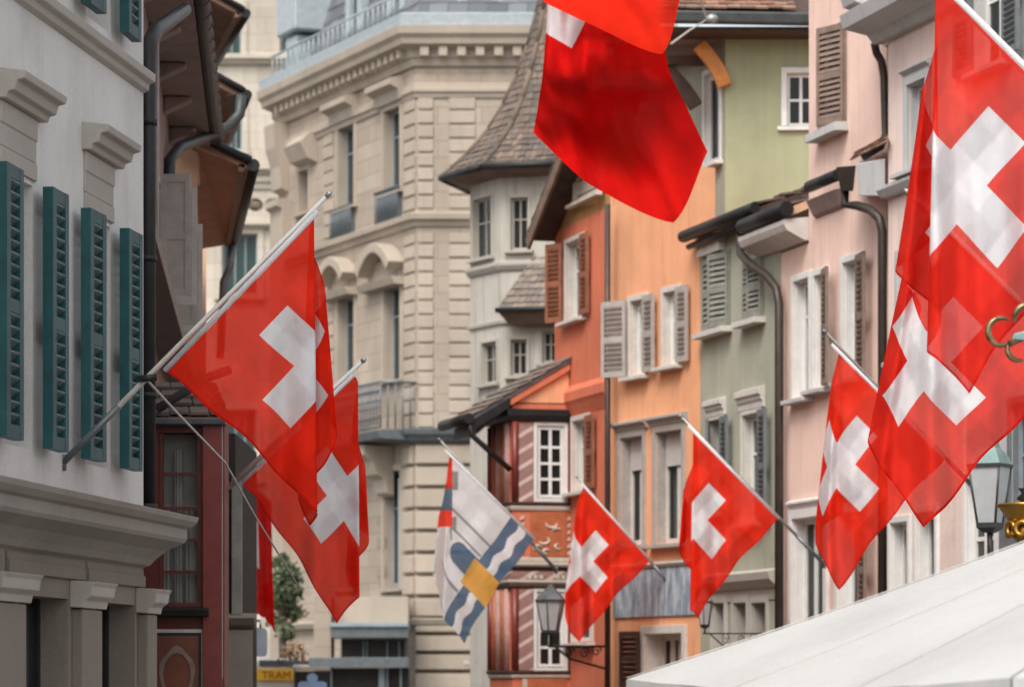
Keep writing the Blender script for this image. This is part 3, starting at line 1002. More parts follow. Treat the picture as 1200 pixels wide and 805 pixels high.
# left face frame starting at the corner going left; choose origin at far left end
Lf = 9.6
dl = Vector((-kx, -1.0)).normalized()        # left to right = towards the viewer
P0 = Vector((cX, SY)) - dl * Lf
F = Fac(h, 0, P0.y, X=P0.x, d=dl)
G = Fac(h, 487, SY, frontal=True)
TOP = F.z(480, 58)


def zF(y, px=487):
    return F.z(px, y)


# windows of the left face (deep narrow openings)
WU = [(F.u(397), F.u(416)), (F.u(451), F.u(470))]
for (a, b), pm in zip(WU, (406, 460)):
    for (yt, yb) in (((148, 244), (348, 448), (560, 690)) if pm < 430 else ((128, 226), (335, 446), (552, 690))):
        F.winu(a, b, F.z(pm, yb), F.z(pm, yt), r=.26, cw=.16, cp=.05, cm='stone2', sm='bluegrey', nc=2, rows=[.7], sill=.1, gm='darkglass')
F.winu(F.u(350), F.u(362), F.z(356, 250), F.z(356, 200), r=.5, cw=.12, cm='stone2', sill=.1)
F.wall(-.5, Lf, 0, TOP, M_['stone'], 12, reveal=.5)
F.make_windows()
G.wall(0, 6.5, 0, TOP, M_['stone'], 9, holes=[])
cpath = [tuple(F.M @ Vector((-.5, 0, 0)))[:2], tuple(F.M @ Vector((Lf, 0, 0)))[:2], tuple(G.M @ Vector((6.5, 0, 0)))[:2]]


def course(name, prof, mat='stone2'):
    return sweep(MB(), cpath, prof).build(name, M_[mat], h, None, .01)


c0 = TOP
course("main_cornice", [(-.01, c0 - .5), (.10, c0 - .5), (.14, c0 - .32), (.2, c0 - .3), (.2, c0 - .12), (.50, c0 - .02), (.53, c0 + .12), (.62, c0 + .22), (.64, c0 + .42), (-.01, c0 + .5)])
course("parapet_band", [(-.2, c0 + .5), (.55, c0 + .43), (.58, c0 + .72), (.45, c0 + .76), (-.2, c0 + .76)], 'bluezinc')
course("architrave", [(-.01, c0 - 1.28), (.05, c0 - 1.28), (.08, c0 - 1.16), (.13, c0 - 1.14), (.13, c0 - 1.04), (.06, c0 - 1.02), (.06, c0 - .94), (-.01, c0 - .9)])
zs = G.z(500, 256)
course("string_course", [(-.01, zs - .22), (.06, zs - .2), (.1, zs - .08), (.2, zs - .04), (.22, zs + .1), (-.01, zs + .16)])
zb = G.z(500, 508)
course("balcony_course", [(-.01, zb - .22), (.22, zb - .2), (.28, zb - .08), (.4, zb - .04), (.42, zb + .1), (-.01, zb + .14)], 'greymetal')
zl = G.z(500, 727)
course("plinth_course", [(-.01, zl - .12), (.18, zl - .1), (.24, zl + .04), (-.01, zl + .1)])
mb = MB()
for k in range(11):
    x = .12 + k * .46
    G.build(MB().box(x, x + .22, -.42, .0, c0 - .30, c0 - .06), "dentil", M_['stone2'], bevel=.015)
mb = MB()
for k in range(22):
    x = .2 + k * .43
    F.build(MB().box(x, x + .2, -.38, .0, c0 - .28, c0 - .07), "dentil", M_['stone2'], bevel=.015)


def quoins(fr, u0, u1, z0, z1, step, gap, out, name="quoin_pier"):
    mb = MB()
    z = z0
    i = 0
    while z < z1 - .05:
        o = out + random.uniform(-.006, .006)
        mb.box(u0, u1, -o, .004, z + gap / 2, min(z + step - gap / 2, z1))
        z += step
    return fr.build(mb, name, M_['stone2'], bevel=.02)


stp = 16.6 * SY / FP
for (ya, yb) in ((246, 114), (502, 274)):
    z0, z1 = G.z(500, ya), G.z(500, yb)
    quoins(G, .06, G.u(508), z0, z1, stp, .07, .04)
    quoins(G, G.u(526), G.u(557), z0, z1, stp, .07, .04)
    quoins(F, Lf - .75, Lf - .02, z0, z1, stp, .07, .035)
    quoins(F, F.u(380), F.u(391), z0, z1, stp, .07, .03)
quoins(G, -.0, G.u(600), G.z(500, 724), G.z(500, 520), 25.5 * SY / FP, .10, .17, "rusticated_pier")
quoins(G, -.0, G.u(640), 0, G.z(500, 733), 22 * SY / FP, .10, .22, "rusticated_base")
quoins(F, F.u(476), Lf - .0, G.z(500, 724), G.z(500, 520), 25.5 * SY / FP, .10, .12, "rusticated_pier")
# aprons, pediments
for (pl, pr, yt, yb) in ((391, 417, 244, 282), (444, 472, 223, 263)):
    ap = F.pbox("apron_panel", 'slate', pl + 1, pr - 1, yt, yb, .10, .0)
    mb = MB()
    pm = (pl + pr) / 2
    a, b, zc, zd = F.u(pl), F.u(pr), F.z(pm, yb), F.z(pm, yt)
    for k in range(9):
        x = a + (b - a) * (k + .5) / 9
        mb.tube([(x, -.14, zc), (x, -.14, zd)], .02, 6)
    mb.tube([(a, -.14, zd), (b, -.14, zd)], .03, 6)
    F.build(mb, "rail", M_['greymetal'], ap)
for (pl, pr, yt, yb) in ((398, 416, 118, 148), (451, 470, 98, 128)):
    pm = (pl + pr) / 2
    zt = F.z(pm, yb - 6)
    F.bar("window_hood", 'stone2', F.u(pl - 6), F.u(pr + 5), [(-.004, zt), (.14, zt), (.2, zt + .25), (.42, zt + .35), (.42, zt + .5), (-.004, zt + .6)])
for (pl, pr, yt, yb) in ((386, 420, 302, 345), (433, 475, 286, 334)):
    pm = (pl + pr) / 2
    a, b = F.u(pl), F.u(pr)
    zb_, zt_ = F.z(pm, yb), F.z(pm, yt)
    mid, rad = (a + b) / 2, (b - a) / 2
    # segmental hood
    outer = [(mid - rad + 2 * rad * i / 16, zb_ + .45 + (zt_ - zb_ - .45) * max(0, math.sin(math.pi * i / 16)) ** .8) for i in range(17)]
    inner = [(mid - (rad - .25) + 2 * (rad - .25) * i / 16, zb_ + .25 + (zt_ - zb_ - .5) * max(0, math.sin(math.pi * i / 16)) ** .8) for i in range(17)]
    poly = [(x, -.45, z) for x, z in outer] + [(x, -.45, z) for x, z in inner[::-1]]
    hd = F.build(MB().prism(poly, (0, .454, 0)), "segmental_pediment", M_['stone2'], bevel=.03)
    F.bar("pediment_field", 'stone', a + .2, b - .2, [(-.004, zb_ + .1), (.08, zb_ + .1), (.08, zb_ + .62), (-.004, zb_ + .62)], hd)
    F.bar("pediment_ledge", 'stone2', a, b, [(-.004, zb_ - .12), (.3, zb_ - .1), (.38, zb_ + .08), (-.004, zb_ + .09)], hd)
# balcony
a, b = F.u(405), Lf + .1
zb = G.z(500, 508)
bal = F.bar("balcony", 'greymetal', a, b, [(.0, zb - .18), (1.0, zb - .14), (1.05, zb + .06), (.0, zb + .12)])
mb = MB()
zr = zb + 1.25
n = 22
for k in range(n + 1):
    x = a + (b - a) * k / n
    mb.tube([(x, -.98, zb + .1), (x, -.98, zr)], .025, 6)
    if k < n:
        xm = x + (b - a) / n / 2
        mb.tube(arc((xm, -.98, zb + .5), .14, 0, 360, 10, (1, 0, 0), (0, 0, 1)), .02, 5)
        mb.tube(arc((xm, -.98, zb + .9), .12, 0, 360, 10, (1, 0, 0), (0, 0, 1)), .02, 5)
for zz in (zb + .15, zr - .2, zr):
    mb.tube([(a, -.98, zz), (b, -.98, zz)], .035, 6)
for x in (a, b):
    mb.tube([(x, -.98, zr), (x, -.0, zr)], .035, 6)
    for q in range(5):
        mb.tube([(x, -.98 + q * .2, zb + .1), (x, -.98 + q * .2, zr)], .022, 6)
F.build(mb, "railing", M_['greymetal'], bal)
for pm in (410, 448):
    x = F.u(pm)
    pr = [(0, zb - .2), (.85, zb - .2), (.85, zb - .45), (.62, zb - .62), (.5, zb - .95), (.28, zb - 1.05), (.2, zb - 1.4), (0, zb - 1.5)]
    F.bar("console", 'stone2', x, x + .85, pr, bal, .03)
# vents and recess details of the base
mb = MB()
for (px_, py_, ww, hh) in ((446, 570, .25, .1), (446, 608, .25, .1), (447, 635, .28, .12), (447, 670, .28, .12), (447, 682, .16, .1), (462, 693, .6, .22)):
    x, zc = F.uz(px_, py_)
    F.build(MB().box(x - ww, x + ww, -.02, .004, zc - hh, zc + hh), "vent", M_['sandbase'])
F.pbox("recess_edge", 'bluegrey', 468, 472, 560, 690, .04, .0)
# shop canopy at street level, turned to the viewer
G2 = Fac(h, 390, SY - 2.2, frontal=True)
cz = G2.pbox("shop_canopy", 'greymetal', 392, 481, 735, 748, 0, -2.0)
G2.pbox("canopy_edge", 'bluegrey', 392, 481, 731, 735.5, .08, -2.0, cz)
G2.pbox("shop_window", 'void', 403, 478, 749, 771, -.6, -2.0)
mb = MB()
for p in (424, 428, 452, 466, 474):
    mb.box(G2.u(p), G2.u(p + 1.6), .53, .6, G2.z(440, 771), G2.z(440, 750))
G2.build(mb, "shop_mullion", M_['greymetal'])
G2.pbox("shop_beam", 'greymetal', 366, 481, 770.5, 782, .1, -1.5)
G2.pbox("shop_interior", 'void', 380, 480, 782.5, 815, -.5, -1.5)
mb = MB()
for p in (386, 443, 452, 468):
    mb.box(G2.u(p), G2.u(p + 7 if p == 443 else p + 2), .4, .5, G2.z(440, 815), G2.z(440, 782.5))
G2.build(mb, "shop_mullion", M_['bluegrey'])
G2.pbox("sloping_pier", 'stone', 372, 392, 700, 815, -.4, -2.0)
G2.pbox("fascia_stone", 'stone2', 395, 480, 700, 731, -.9, -2.0)
# mansard roof: slate slope with dormers
c1 = c0 + .74
mb = MB()
P_ = [Vector(p) for p in cpath]
nF, nG = F.n, Vector((0, -1))
off = [P_[0] - nF * 1.6, P_[1] - (nF + nG).normalized() * 1.9, P_[2] - nG * 1.6]
ptst = [Vector((q.x, q.y, c1 + 5)) for q in off]
b0 = [Vector((*(P_[0] + nF * .1), c1 - .4)), Vector((*(P_[1] + (nF + nG).normalized() * .1), c1 - .4)), Vector((*(P_[2] + nG * .1), c1 - .4))]
mb = MB()
mb.slab(b0[0], b0[1], ptst[1], ptst[0], .3)
mb.slab(b0[1], b0[2], ptst[2], ptst[1], .3)
rf = mb.build("mansard_roof", M_['slate'], h)
sl = lambda mbx, a_, b_, c_, d_: tiles(mbx, a_, b_, c_, d_, .5, .4, .02)
mb = MB()
sl(mb, b0[0], b0[1], ptst[1], ptst[0])
sl(mb, b0[1], b0[2], ptst[2], ptst[1])
mb.build("slates", tilemat("slate_tiles", [(.12, .135, .15), (.15, .165, .18), (.10, .11, .125), (.18, .19, .2)], .2), rf)


def dormer(fr, u0, u1):
    mb = MB()
    mb.box(u0, u0 + .28, .15, 1.4, c1 - .3, c1 + 2.3)
    mb.box(u1 - .28, u1, .15, 1.4, c1 - .3, c1 + 2.3)
    mb.box(u0 + .28, u1 - .28, .2, 1.4, c1 - .3, c1 + .1)
    mb.box(u0 - .1, u1 + .1, .05, 1.6, c1 + 2.3, c1 + 2.6)
    d_ = fr.build(mb, "dormer", M_['bluezinc'], bevel=.02)
    fr.build(MB().quad((u0 + .28, .3, c1 + .1), (u1 - .28, .3, c1 + .1), (u1 - .28, .3, c1 + 2.3), (u0 + .28, .3, c1 + 2.3)), "pane", M_['teglass'], d_)


dormer(F, F.u(398), F.u(416))
dormer(F, F.u(446), F.u(466))
dormer(G, 1.0, 2.2)
F.build(MB().box(F.u(352) - .4, F.u(352) + .5, -.3, .6, c1 - .3, c1 + .9).box(F.u(352) - .7, F.u(352) + .8, -.45, .8, c1 + 1.0, c1 + 3.2), "parapet_pedestal", M_['bluezinc'], bevel=.05)
mb = MB()
for k in range(26):
    x = .2 + k * .36
    mb.tube([(x, -.42, c1), (x, -.42, c1 + .55)], .02, 5)
mb.tube([(.1, -.42, c1 + .55), (Lf, -.42, c1 + .55)], .03, 6)
F.build(mb, "roof_railing", M_['bluezinc'])
# end return of the main cornice with scroll bracket
F.bar("corner_bracket", 'stone2', -.45, .35, [(0, c0 - 2.4), (.22, c0 - 2.3), (.26, c0 - 1.7), (.4, c0 - 1.2), (.45, c0 - .55), (0, c0 - .5)])
F.bar("corner_pilaster", 'stone2', -.5, .5, [(0, 0), (.25, 0), (.25, c0 - 2.9), (.4, c0 - 2.8), (.4, c0 - 2.62), (0, c0 - 2.61)])
F.bar("corner_console", 'stone2', F.u(352), F.u(372), [(0, F.z(360, 195)), (.3, F.z(360, 190)), (.5, F.z(360, 172)), (.2, F.z(360, 160)), (0, F.z(360, 158))])

# ================================================================== white turret house with witch-hat roof
TY = 66.0
rc = 1.66
cxT, cyT = (650 - 600) / FP * TY, TY + 1.5
h = thing("turret_house", (cxT, cyT, 0), "old white house with a polygonal turret under a flared tiled roof", "house")


def tvert(k, r=rc):
    a = R(-6 + 45 * k)
    return Vector((cxT - r * math.sin(a), cyT - r * math.cos(a)))


zTop = HC + (800 - 200) / FP * TY
zLedge = HC + (800 - 309) / FP * TY
for k in range(-3, 5):
    a, b = tvert(k + 1), tvert(k)          # left to right
    f = Fac(h, 0, a.y, X=a.x, d=(b - a))
    L = (b - a).length
    if k in (0, 1, -1):
        wL = dict(r=.12, gm='darkglass', fw=.032, bw=.028, cw=.05, cm='turrettrim', sm='turrettrim', nc=2, rows=[.6], sill=.08)
        if k == 0:
            f.winu(L * .16, L * .44, f.z(605, 293), f.z(605, 232), **wL)
            f.winu(L * .16, L * .42, f.z(605, 440), f.z(605, 398), **wL)
            f.winu(L * .66, L * .90, f.z(640, 425), f.z(640, 388), **wL)
        elif k == 1:
            f.winu(L * .12, L * .72, f.z(567, 302), f.z(567, 232), **wL)
            f.winu(L * .40, L * .88, f.z(570, 450), f.z(570, 402), **wL)
    f.wall(0, L, 0, zTop, M_['turret'], .4)
    f.make_windows()
    f.bar("string_course", 'turrettrim', -.02, L + .02, [(-.004, zLedge - .14), (.05, zLedge - .1), (.10, zLedge - .02), (.10, zLedge + .04), (-.004, zLedge + .08)])
    z2 = HC + (800 - 376) / FP * TY
    f.bar("string_course", 'turrettrim', -.02, L + .02, [(-.004, z2 - .06), (.05, z2 - .04), (.06, z2 + .03), (-.004, z2 + .05)])
mb = MB()
prof = [(2.24, 198), (2.02, 187), (1.72, 170), (1.30, 140), (1.0, 110), (.74, 75), (.52, 40), (.34, 0), (.16, -50), (.03, -90)]
pz = [(r, HC + (800 - y) / FP * TY) for r, y in prof]
for k in range(8):
    for (r0, z0), (r1, z1) in zip(pz, pz[1:]):
        a0, a1, b0_, b1 = tvert(k + 1, r0), tvert(k, r0), tvert(k + 1, r1), tvert(k, r1)
        tiles(mb, (*a0, z0), (*a1, z0), (*b1, z1), (*b0_, z1), .115, .15, .016, .012)
        if True:
            mb.tube([(*a1, z0 + .03), (*b1, z1 + .03)], .05, 6)
mb.build("roof", M_['tile_old'], h, Matrix.Translation(-h.location))
mb = MB()
for k in range(8):
    a0, a1 = tvert(k + 1, 2.24), tvert(k, 2.24)
    mb.tube([(*a0, pz[0][1] - .0), (*a1, pz[0][1] - .0)], .065, 8)
mb.build("gutter", M_['darkmetal'], h, Matrix.Translation(-h.location))
mb = MB()
vs = [(*tvert(k, 2.2), pz[0][1] - .02) for k in range(8)] + [(*tvert(k, 1.62), zTop - .12) for k in range(8)]
mb.add(vs, [(k, (k + 1) % 8, 8 + (k + 1) % 8, 8 + k) for k in range(8)])
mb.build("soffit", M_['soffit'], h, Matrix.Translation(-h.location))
# bracketed little bay roof on the turret
a = tvert(1)
f = Fac(h, 0, a.y, X=a.x, d=(tvert(0) - a))
mb = MB()
ze, zr = f.z(620, 366), f.z(620, 300)
tiles(mb, (.08, -.52, ze), (1.7, -.52, ze), (1.7, .02, zr), (.68, .02, zr), .13, .16)
tiles(mb, (.25, .02, ze), (.08, -.52, ze), (.68, .02, zr), (.67, .02, zr), .13, .16)
f.build(mb, "bay_roof", M_['tile_grey'])
f.build(MB().hexa([(.25, -.3, ze - .26), (1.7, -.3, ze - .26), (1.7, 0, ze - .26), (.32, 0, ze - .26), (.08, -.52, ze - .01), (1.7, -.52, ze - .01), (1.7, 0, ze - .01), (.2, 0, ze - .01)]), "bay_eave", M_['soffit'], bevel=.01)
f.build(MB().tube([(.06, -.54, ze + .0), (1.7, -.54, ze + .0)], .05, 8), "bay_gutter", M_['darkmetal'])

# ================================================================== red gabled house with projecting bay
h = house("gabled_house", 715, 51.1, "brick red gabled house with brown louvred shutters and a painted two storey bay")
RX = (715 - 600) / FP * 51.1
F = Fac(h, 715, 51.1, xv=-500)
uL, uR = F.u(650), F.u(714.5)
uLL = F.u(636)
zG = F.z(650, 272)
zMid = F.z(668, 420)
F.win(664, 684, 282, 374, r=.18, cw=.07, cp=.03, cm='whiteish', nc=2, rows=[.66], curtain=True,
      shut=[('L', .36, 28, 'brownwood'), ('R', .40, 0, 'brownwood')])
F.win(672, 690, 492, 575, r=.16, cw=.08, cp=.03, cm='whiteish', nc=2, rows=[.66], curtain=True, shut=[('R', .42, 0, 'brownwood')])
F.win(672, 694, 640, 752, r=.16, cw=.08, cp=.03, cm='whiteish', nc=2, rows=[.66], curtain=True)
F.wall(uL, uR, zMid, zG, M_['red'], 1.0, holes=F.holes[:1])
F.wall(uLL, uR, 0, zMid, M_['red'], 4, holes=F.holes[1:], name="lower_wall")
F.make_windows()
# jetty moulding
zj = F.z(690, 545)
zj = F.z(690, 470)
F.bar("jetty", 'red', F.u(655), uR - .002, [(-.004, zj - .2), (.07, zj + .0), (.1, zj + .06), (.1, zj + .2), (-.004, zj + .32)])
# gable
ap_z = F.z(715, 104)
um = F.u(716)
mb = MB().prism([(uL, .02, zG), (um + .1, .02, zG), (um + .1, .02, ap_z - .06), (um, .02, ap_z)], (0, .3, 0))
F.build(mb, "gable", M_['ochre'])
F.win(676, 706, 200, 232, r=.02, cw=.08, cp=.05, cm='cream', sm='cream', nc=1, rows=[.2, .35, .5, .65, .8], sill=.1, pane=False)
F._window(*F.wins[-1])
F.build(MB().box(F.u(677), F.u(705), -.012, .012, F.z(690, 231), F.z(690, 201)), "gable_vent", M_['louvre'])
# roof slabs, running out over the street
over = .40
sl_ = (ap_z - zG) / (um - uL)
e = .10
for sgn in (-1, 1):
    ue_ = um + (um - uL + e) * -1 if sgn < 0 else um + .25
    ze = zG - sl_ * e if sgn < 0 else ap_z - sl_ * .25
    mb = MB().slab((ue_, -over, ze), (ue_, .5, ze), (um, .5, ap_z), (um, -over, ap_z), .10)
    rf = F.build(mb, "roof", M_['darkwood'])
    mb = MB()
    tiles(mb, (ue_, -over - .03, ze + .03), (ue_, .5, ze + .03), (um, .5, ap_z + .03), (um, -over - .03, ap_z + .03), .2, .28)
    F.build(mb, "tiles", M_['tile_old'], rf)
    F.build(MB().slab((ue_, -over - .05, ze - .06), (ue_, -over - .002, ze - .06), (um, -over - .002, ap_z - .06), (um, -over - .05, ap_z - .06), .2), "barge_board", M_['soffit'], rf)
wt(h, [W(712, 240, 50.7), W(712, 815, 50.7)], .045, "downpipe", 'brownmetal')
# --- the bay
o1 = .93
ub = F.u(668)
ua = ub - 1.35
zb0, zb1 = 0.0, F.z(640, 482)
S = Fac(h, 0, F.world(ub, o1, 0).y, X=F.world(ub, o1, 0).x, d=-F.n)       # near side, facing the viewer
K = Fac(h, 0, F.world(ua, o1, 0).y, X=F.world(ua, o1, 0).x, d=F.d)        # street front, seen edge on


def zS(y):
    return S.z(640, y)


for (yt, yb) in ((499, 584), (693, 782)):
    S.win(629, 661, yt, yb, r=.05, cw=.055, cp=.03, cm='white', sm='white', nc=2, rows=[.24, .48, .73], sill=0, fw=.045, bw=.05, gm='glass')
S.wall(0, o1 - .002, zb0, zb1, M_['red'], 1.35, reveal=.06, name="bay_wall")
S.make_windows()
for (yt, yb) in ((495, 588), (690, 785)):
    S.pbox("bay_pilaster", 'stripe', 607.5, 624.5, yt, yb, .035, .002)
    S.pbox("bay_jamb", 'oxred', 664.5, 668, yt, yb, .02, .002)
    z0, z1 = zS(yb), zS(yt)
    for i in range(5):
        u = .1 + i * .255
        mb = MB().tube([(u, -.01, z0), (u, -.01, z1)], .062, 12)
        K.build(mb, "bay_column", M_['baybrown' if i % 2 else 'mauveplain'] if i != 0 else M_['oxred'])
    mb = MB().tube([(.035, -.02, z0), (.035, -.02, z1)], .055, 12)
    S.build(mb, "bay_column", M_['oxred'])


def bayband(name, mat, yt, yb, o):
    pts = [tuple(K.M @ Vector((-.02, 0, 0)))[:2], tuple(K.M @ Vector((1.35, 0, 0)))[:2], tuple(S.M @ Vector((o1 - .004, 0, 0)))[:2]]
    z0, z1 = zS(yb), zS(yt)
    return sweep(MB(), pts, [(-.02, z0), (o * .7, z0), (o, z0 + (z1 - z0) * .45), (o, z1), (-.02, z1 + .004)]).build(name, M_[mat], h, None, .004)


bayband("bay_cornice", 'darkmetal', 480, 493.5, .10)
bayband("bay_sill", 'darkwood', 588.5, 592, .06)
bayband("bay_band", 'cream', 592.5, 598, .035)
bayband("bay_band", 'cream', 653, 658.5, .04)
bayband("bay_moulding", 'cream', 659, 664, .10)
bayband("bay_shade_strip", 'darkwood', 664.4, 669, .02)  # dark band paints in the shade of a slit between mouldings
bayband("bay_frieze", 'stripe', 669.4, 679, .045)
bayband("bay_moulding", 'cream', 679.4, 684, .08)
bayband("bay_cornice", 'darkwood', 684.4, 689, .06)
bayband("bay_sill", 'darkwood', 785.4, 789.5, .06)
bayband("bay_band", 'cream', 790, 794, .035)
pn = S.pbox("bay_panel", 'brickpanel', 621, 664, 600, 652, .02, .002)
mb = MB()
random.seed(3)
for (x, y, r0, a0, a1) in ((646, 614, 5, 150, 380), (652, 622, 4, 20, 210), (637, 633, 5, 200, 420), (630, 642, 4, 0, 250), (655, 640, 4, 100, 300), (640, 646, 3, 0, 300)):
    u_, z_ = S.uz(x, y)
    mb.tube(arc((u_, -.024, z_), r0 * 52.5 / FP, a0, a1, 10, (1.3, 0, 0), (0, 0, .8)), [.006 + .018 * math.sin(math.pi * i / 10) for i in range(11)], 5)
S.build(mb, "painted_scroll", M_['cream'], pn)
mb = MB()
for k in range(6):
    z0 = zS(650) + k * (zS(602) - zS(650)) / 6
    for (p, s_) in ((609, 1), (664.5, 1)):
        mb.hexa([(S.u(p), -.022, z0), (S.u(p + 5), -.022, z0 + .03), (S.u(p + 5), -.002, z0 + .03), (S.u(p), -.002, z0), (S.u(p), -.022, z0 + .04), (S.u(p + 5), -.022, z0 + .085), (S.u(p + 5), -.002, z0 + .085), (S.u(p), -.002, z0 + .04)])
S.build(mb, "painted_border", M_['cream'], pn)
S.pbox("bay_panel", 'brickpanel', 618, 664, 795, 815, .02, .002)
S.pbox("bay_panel_frame", 'cream', 612, 617.5, 795, 815, .03, .002)
mb = MB()
for k in range(7):
    x = 618 + k * 6.5
    if k in (3, 4):
        continue
    mb.box(S.u(x), S.u(x + 4), -.06, -.046, zS(678), zS(673.5))
S.build(mb, "frieze_lettering", M_['cream'])
# bay roof: pent roof running out over the street
zi, zo = S.z(660, 424), F.z(640, 490)
zi = F.z(668, 418)
oe = 1.62
zo = HC + (800 - 487) / FP * 52.6
mb = MB()
tiles(mb, (ua - .2, -oe, zo), (ub + .12, -oe, zo), (ub + .12, -.0, zi), (ua - .2, -.0, zi), .2, .26)
rf = F.build(mb, "bay_roof", M_['tile_grey'])
F.build(MB().hexa([(ua - .18, -oe + .02, zo - .07), (ub + .09, -oe + .02, zo - .07), (ub + .09, 0, zi - .08), (ua - .18, 0, zi - .08), (ua - .18, -oe + .02, zo - .01), (ub + .09, -oe + .02, zo - .01), (ub + .09, 0, zi - .01), (ua - .18, 0, zi - .01)]), "roof_boards", M_['greymetal'], rf)
# dark verge board outside, red infill inside
t_ = lambda o: zi + (zo - zi) * o / oe
F.build(MB().prism([(ub + .10, -oe, t_(oe) - .24), (ub + .10, -1.0, t_(1.0) - .22), (ub + .10, -1.0, t_(1.0) - .075), (ub + .10, -oe, t_(oe) - .075)], (-.05, 0, 0)), "verge_board", M_['darkmetal'], rf)
F.build(MB().prism([(ub + .003, -.98, zb1 + .02), (ub + .003, -.02, zb1 + .02), (ub + .003, -.02, t_(.02) - .10), (ub + .003, -.98, t_(.98) - .10)], (-1.3, 0, 0)), "bay_gable", M_['orange'], rf)
F.build(MB().prism([(ub + .07, -.98, t_(.98) - .2), (ub + .07, -.02, t_(.02) - .2), (ub + .07, -.02, t_(.02) - .09), (ub + .07, -.98, t_(.98) - .09)], (-.06, 0, 0)), "rafter", M_['red'], rf)
F.build(MB().prism([(ub + .05, -oe + .1, t_(oe) - .28), (ub + .05, -.95, zb1 - .02), (ub + .05, -.95, zb1 + .05), (ub + .05, -oe + .1, t_(oe) - .1)], (-1.4, 0, 0)), "eave_boarding", M_['darkmetal'], rf)
F.build(MB().tube([(ua - .2, -oe - .04, zo - .04), (ub + .14, -oe - .04, zo - .04)], .085, 10), "bay_gutter", M_['darkmetal'])
wt(h, [F.world(ub + .08, oe + .02, zo - .06), F.world(ub + .08, oe - .02, zo - .30), F.world(ub + .08, oe - .2, zo - .45), F.world(ub + .06, o1 + .05, zo - .82)], .045, "drainpipe", 'darkmetal')

# ================================================================== orange house
h = house("rendered_house", 820, 48.3, "warm orange rendered house with white framed windows and a blue marbled panel")
F = Fac(h, 820, 48.3, xv=-1090)
uL, uR = F.u(715.3), F.u(819.6)
F.win(740, 757, 352, 440, r=.14, cw=.085, cp=.035, nc=1, rows=[.64], fw=.09, curtain=True, shut=[('L', .46, 26, 'greyshut'), ('R', .40, 3, 'greyshut')])
F.win(779, 796, 342, 428, r=.14, cw=.085, cp=.035, nc=1, rows=[.64], fw=.09, curtain=True, shut=[('R', .36, 0, 'greyshut')])
for (pl, pr, yt, yb) in ((728, 754, 512, 638), (769, 800, 505, 636)):
    F.win(pl, pr, yt, yb, r=.2, cw=.10, cp=.03, cm='greyshut', sm='whiteish', nc=2, rows=[], fw=.06, bw=.12, curtain=True, gap=.03, blind=.30, lintel=(.12, .12, .08), sill=.1)
F.win(757, 801, 742, 806, r=.3, cw=.12, cp=.04, cm='whiteish', sm='whiteish', nc=4, rows=[], bw=.14, fw=.08, sill=0, curtain=True, shut=[('L', .42, 18, 'darkwood')])
F.wall(uL, uR, 0, 8.3, M_['orange'], 3.5)
F.wall(uL, uR, 8.3, 9.35, M_['orange'], .25, name="upper_wall", holes=[])
F.make_windows()
F.bar("string_course", 'greystone', uL, uR, [(-.004, F.z(765, 661) - .05), (.05, F.z(765, 661) - .05), (.08, F.z(765, 661)), (-.004, F.z(765, 661) + .04)])
F.pbox("painted_panel", 'mural', 720, 819, 660, 722, .03, .002)


# ================================================================== tall olive house behind
h = house("tall_house", 850, 52.0, "tall olive green house with orange eave braces and a small white window")
F = Fac(h, 850, 52.0, frontal=True)
zE = F.z(850, 42)
F.win(922, 956, 86, 148, r=.12, cw=.085, cp=.03, cm='white', sm='white', nc=2, rows=[.5], sill=.04, fw=.04)
F.wall(0, 4.2, 0, zE, M_['olive'], 6)
F.make_windows()
F3 = Fac(h, 850, 52.0, xv=-500)
F3.win(826.5, 844, 85, 192, r=.1, cw=.08, cp=.03, cm='white', sm='white', nc=1, rows=[], curtain=True, sill=.1, fw=.08)
F3.wall(-3.2, -.003, 4, zE, M_['sage'], .8)
F3.make_windows()
gz = F.z(850, 30)
F.build(MB().slab((-1.05, -.75, gz), (4.4, -.75, gz - .05), (4.4, 3, gz + 1.5), (-1.05, 3, gz + 1.5), .08), "roof_deck", M_['darkwood'])
mb = MB()
tiles(mb, (-1.05, -.78, gz + .1), (1.02, -.78, gz + .08), (.9, 2.6, gz + 1.6), (-1.05, 2.6, gz + 1.6), .2, .24, .03, .015)
F.build(mb, "roof", M_['tile_red'])
F.build(MB().hexa([(-1.1, -.9, gz - .12), (4.4, -.9, gz - .22), (4.4, -.74, gz - .22), (-1.1, -.74, gz - .12), (-1.1, -.92, gz + .06), (4.4, -.92, gz - .04), (4.4, -.74, gz - .04), (-1.1, -.74, gz + .06)]), "gutter", M_['gutterzinc'], bevel=.03)
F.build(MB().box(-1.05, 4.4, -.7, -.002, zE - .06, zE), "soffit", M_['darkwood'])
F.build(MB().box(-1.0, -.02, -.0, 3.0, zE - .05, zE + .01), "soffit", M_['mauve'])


def brace(mat, y, x0, z0, x1, z1, bow, w=.11):
    pts = [(x0 + (x1 - x0) * t + bow * math.sin(math.pi * t), z0 + (z1 - z0) * t) for t in [i / 8 for i in range(9)]]
    lo, hi = [], []
    for q in range(9):
        p0, p1 = pts[max(0, q - 1)], pts[min(8, q + 1)]
        d_ = Vector((p1[0] - p0[0], p1[1] - p0[1])).normalized()
        lo.append((pts[q][0] + d_.y * w, y, pts[q][1] - d_.x * w))
        hi.append((pts[q][0] - d_.y * w, y, pts[q][1] + d_.x * w))
    return F.build(MB().prism(lo + hi[::-1], (0, .14, 0)), "eave_brace", M_[mat], bevel=.01)



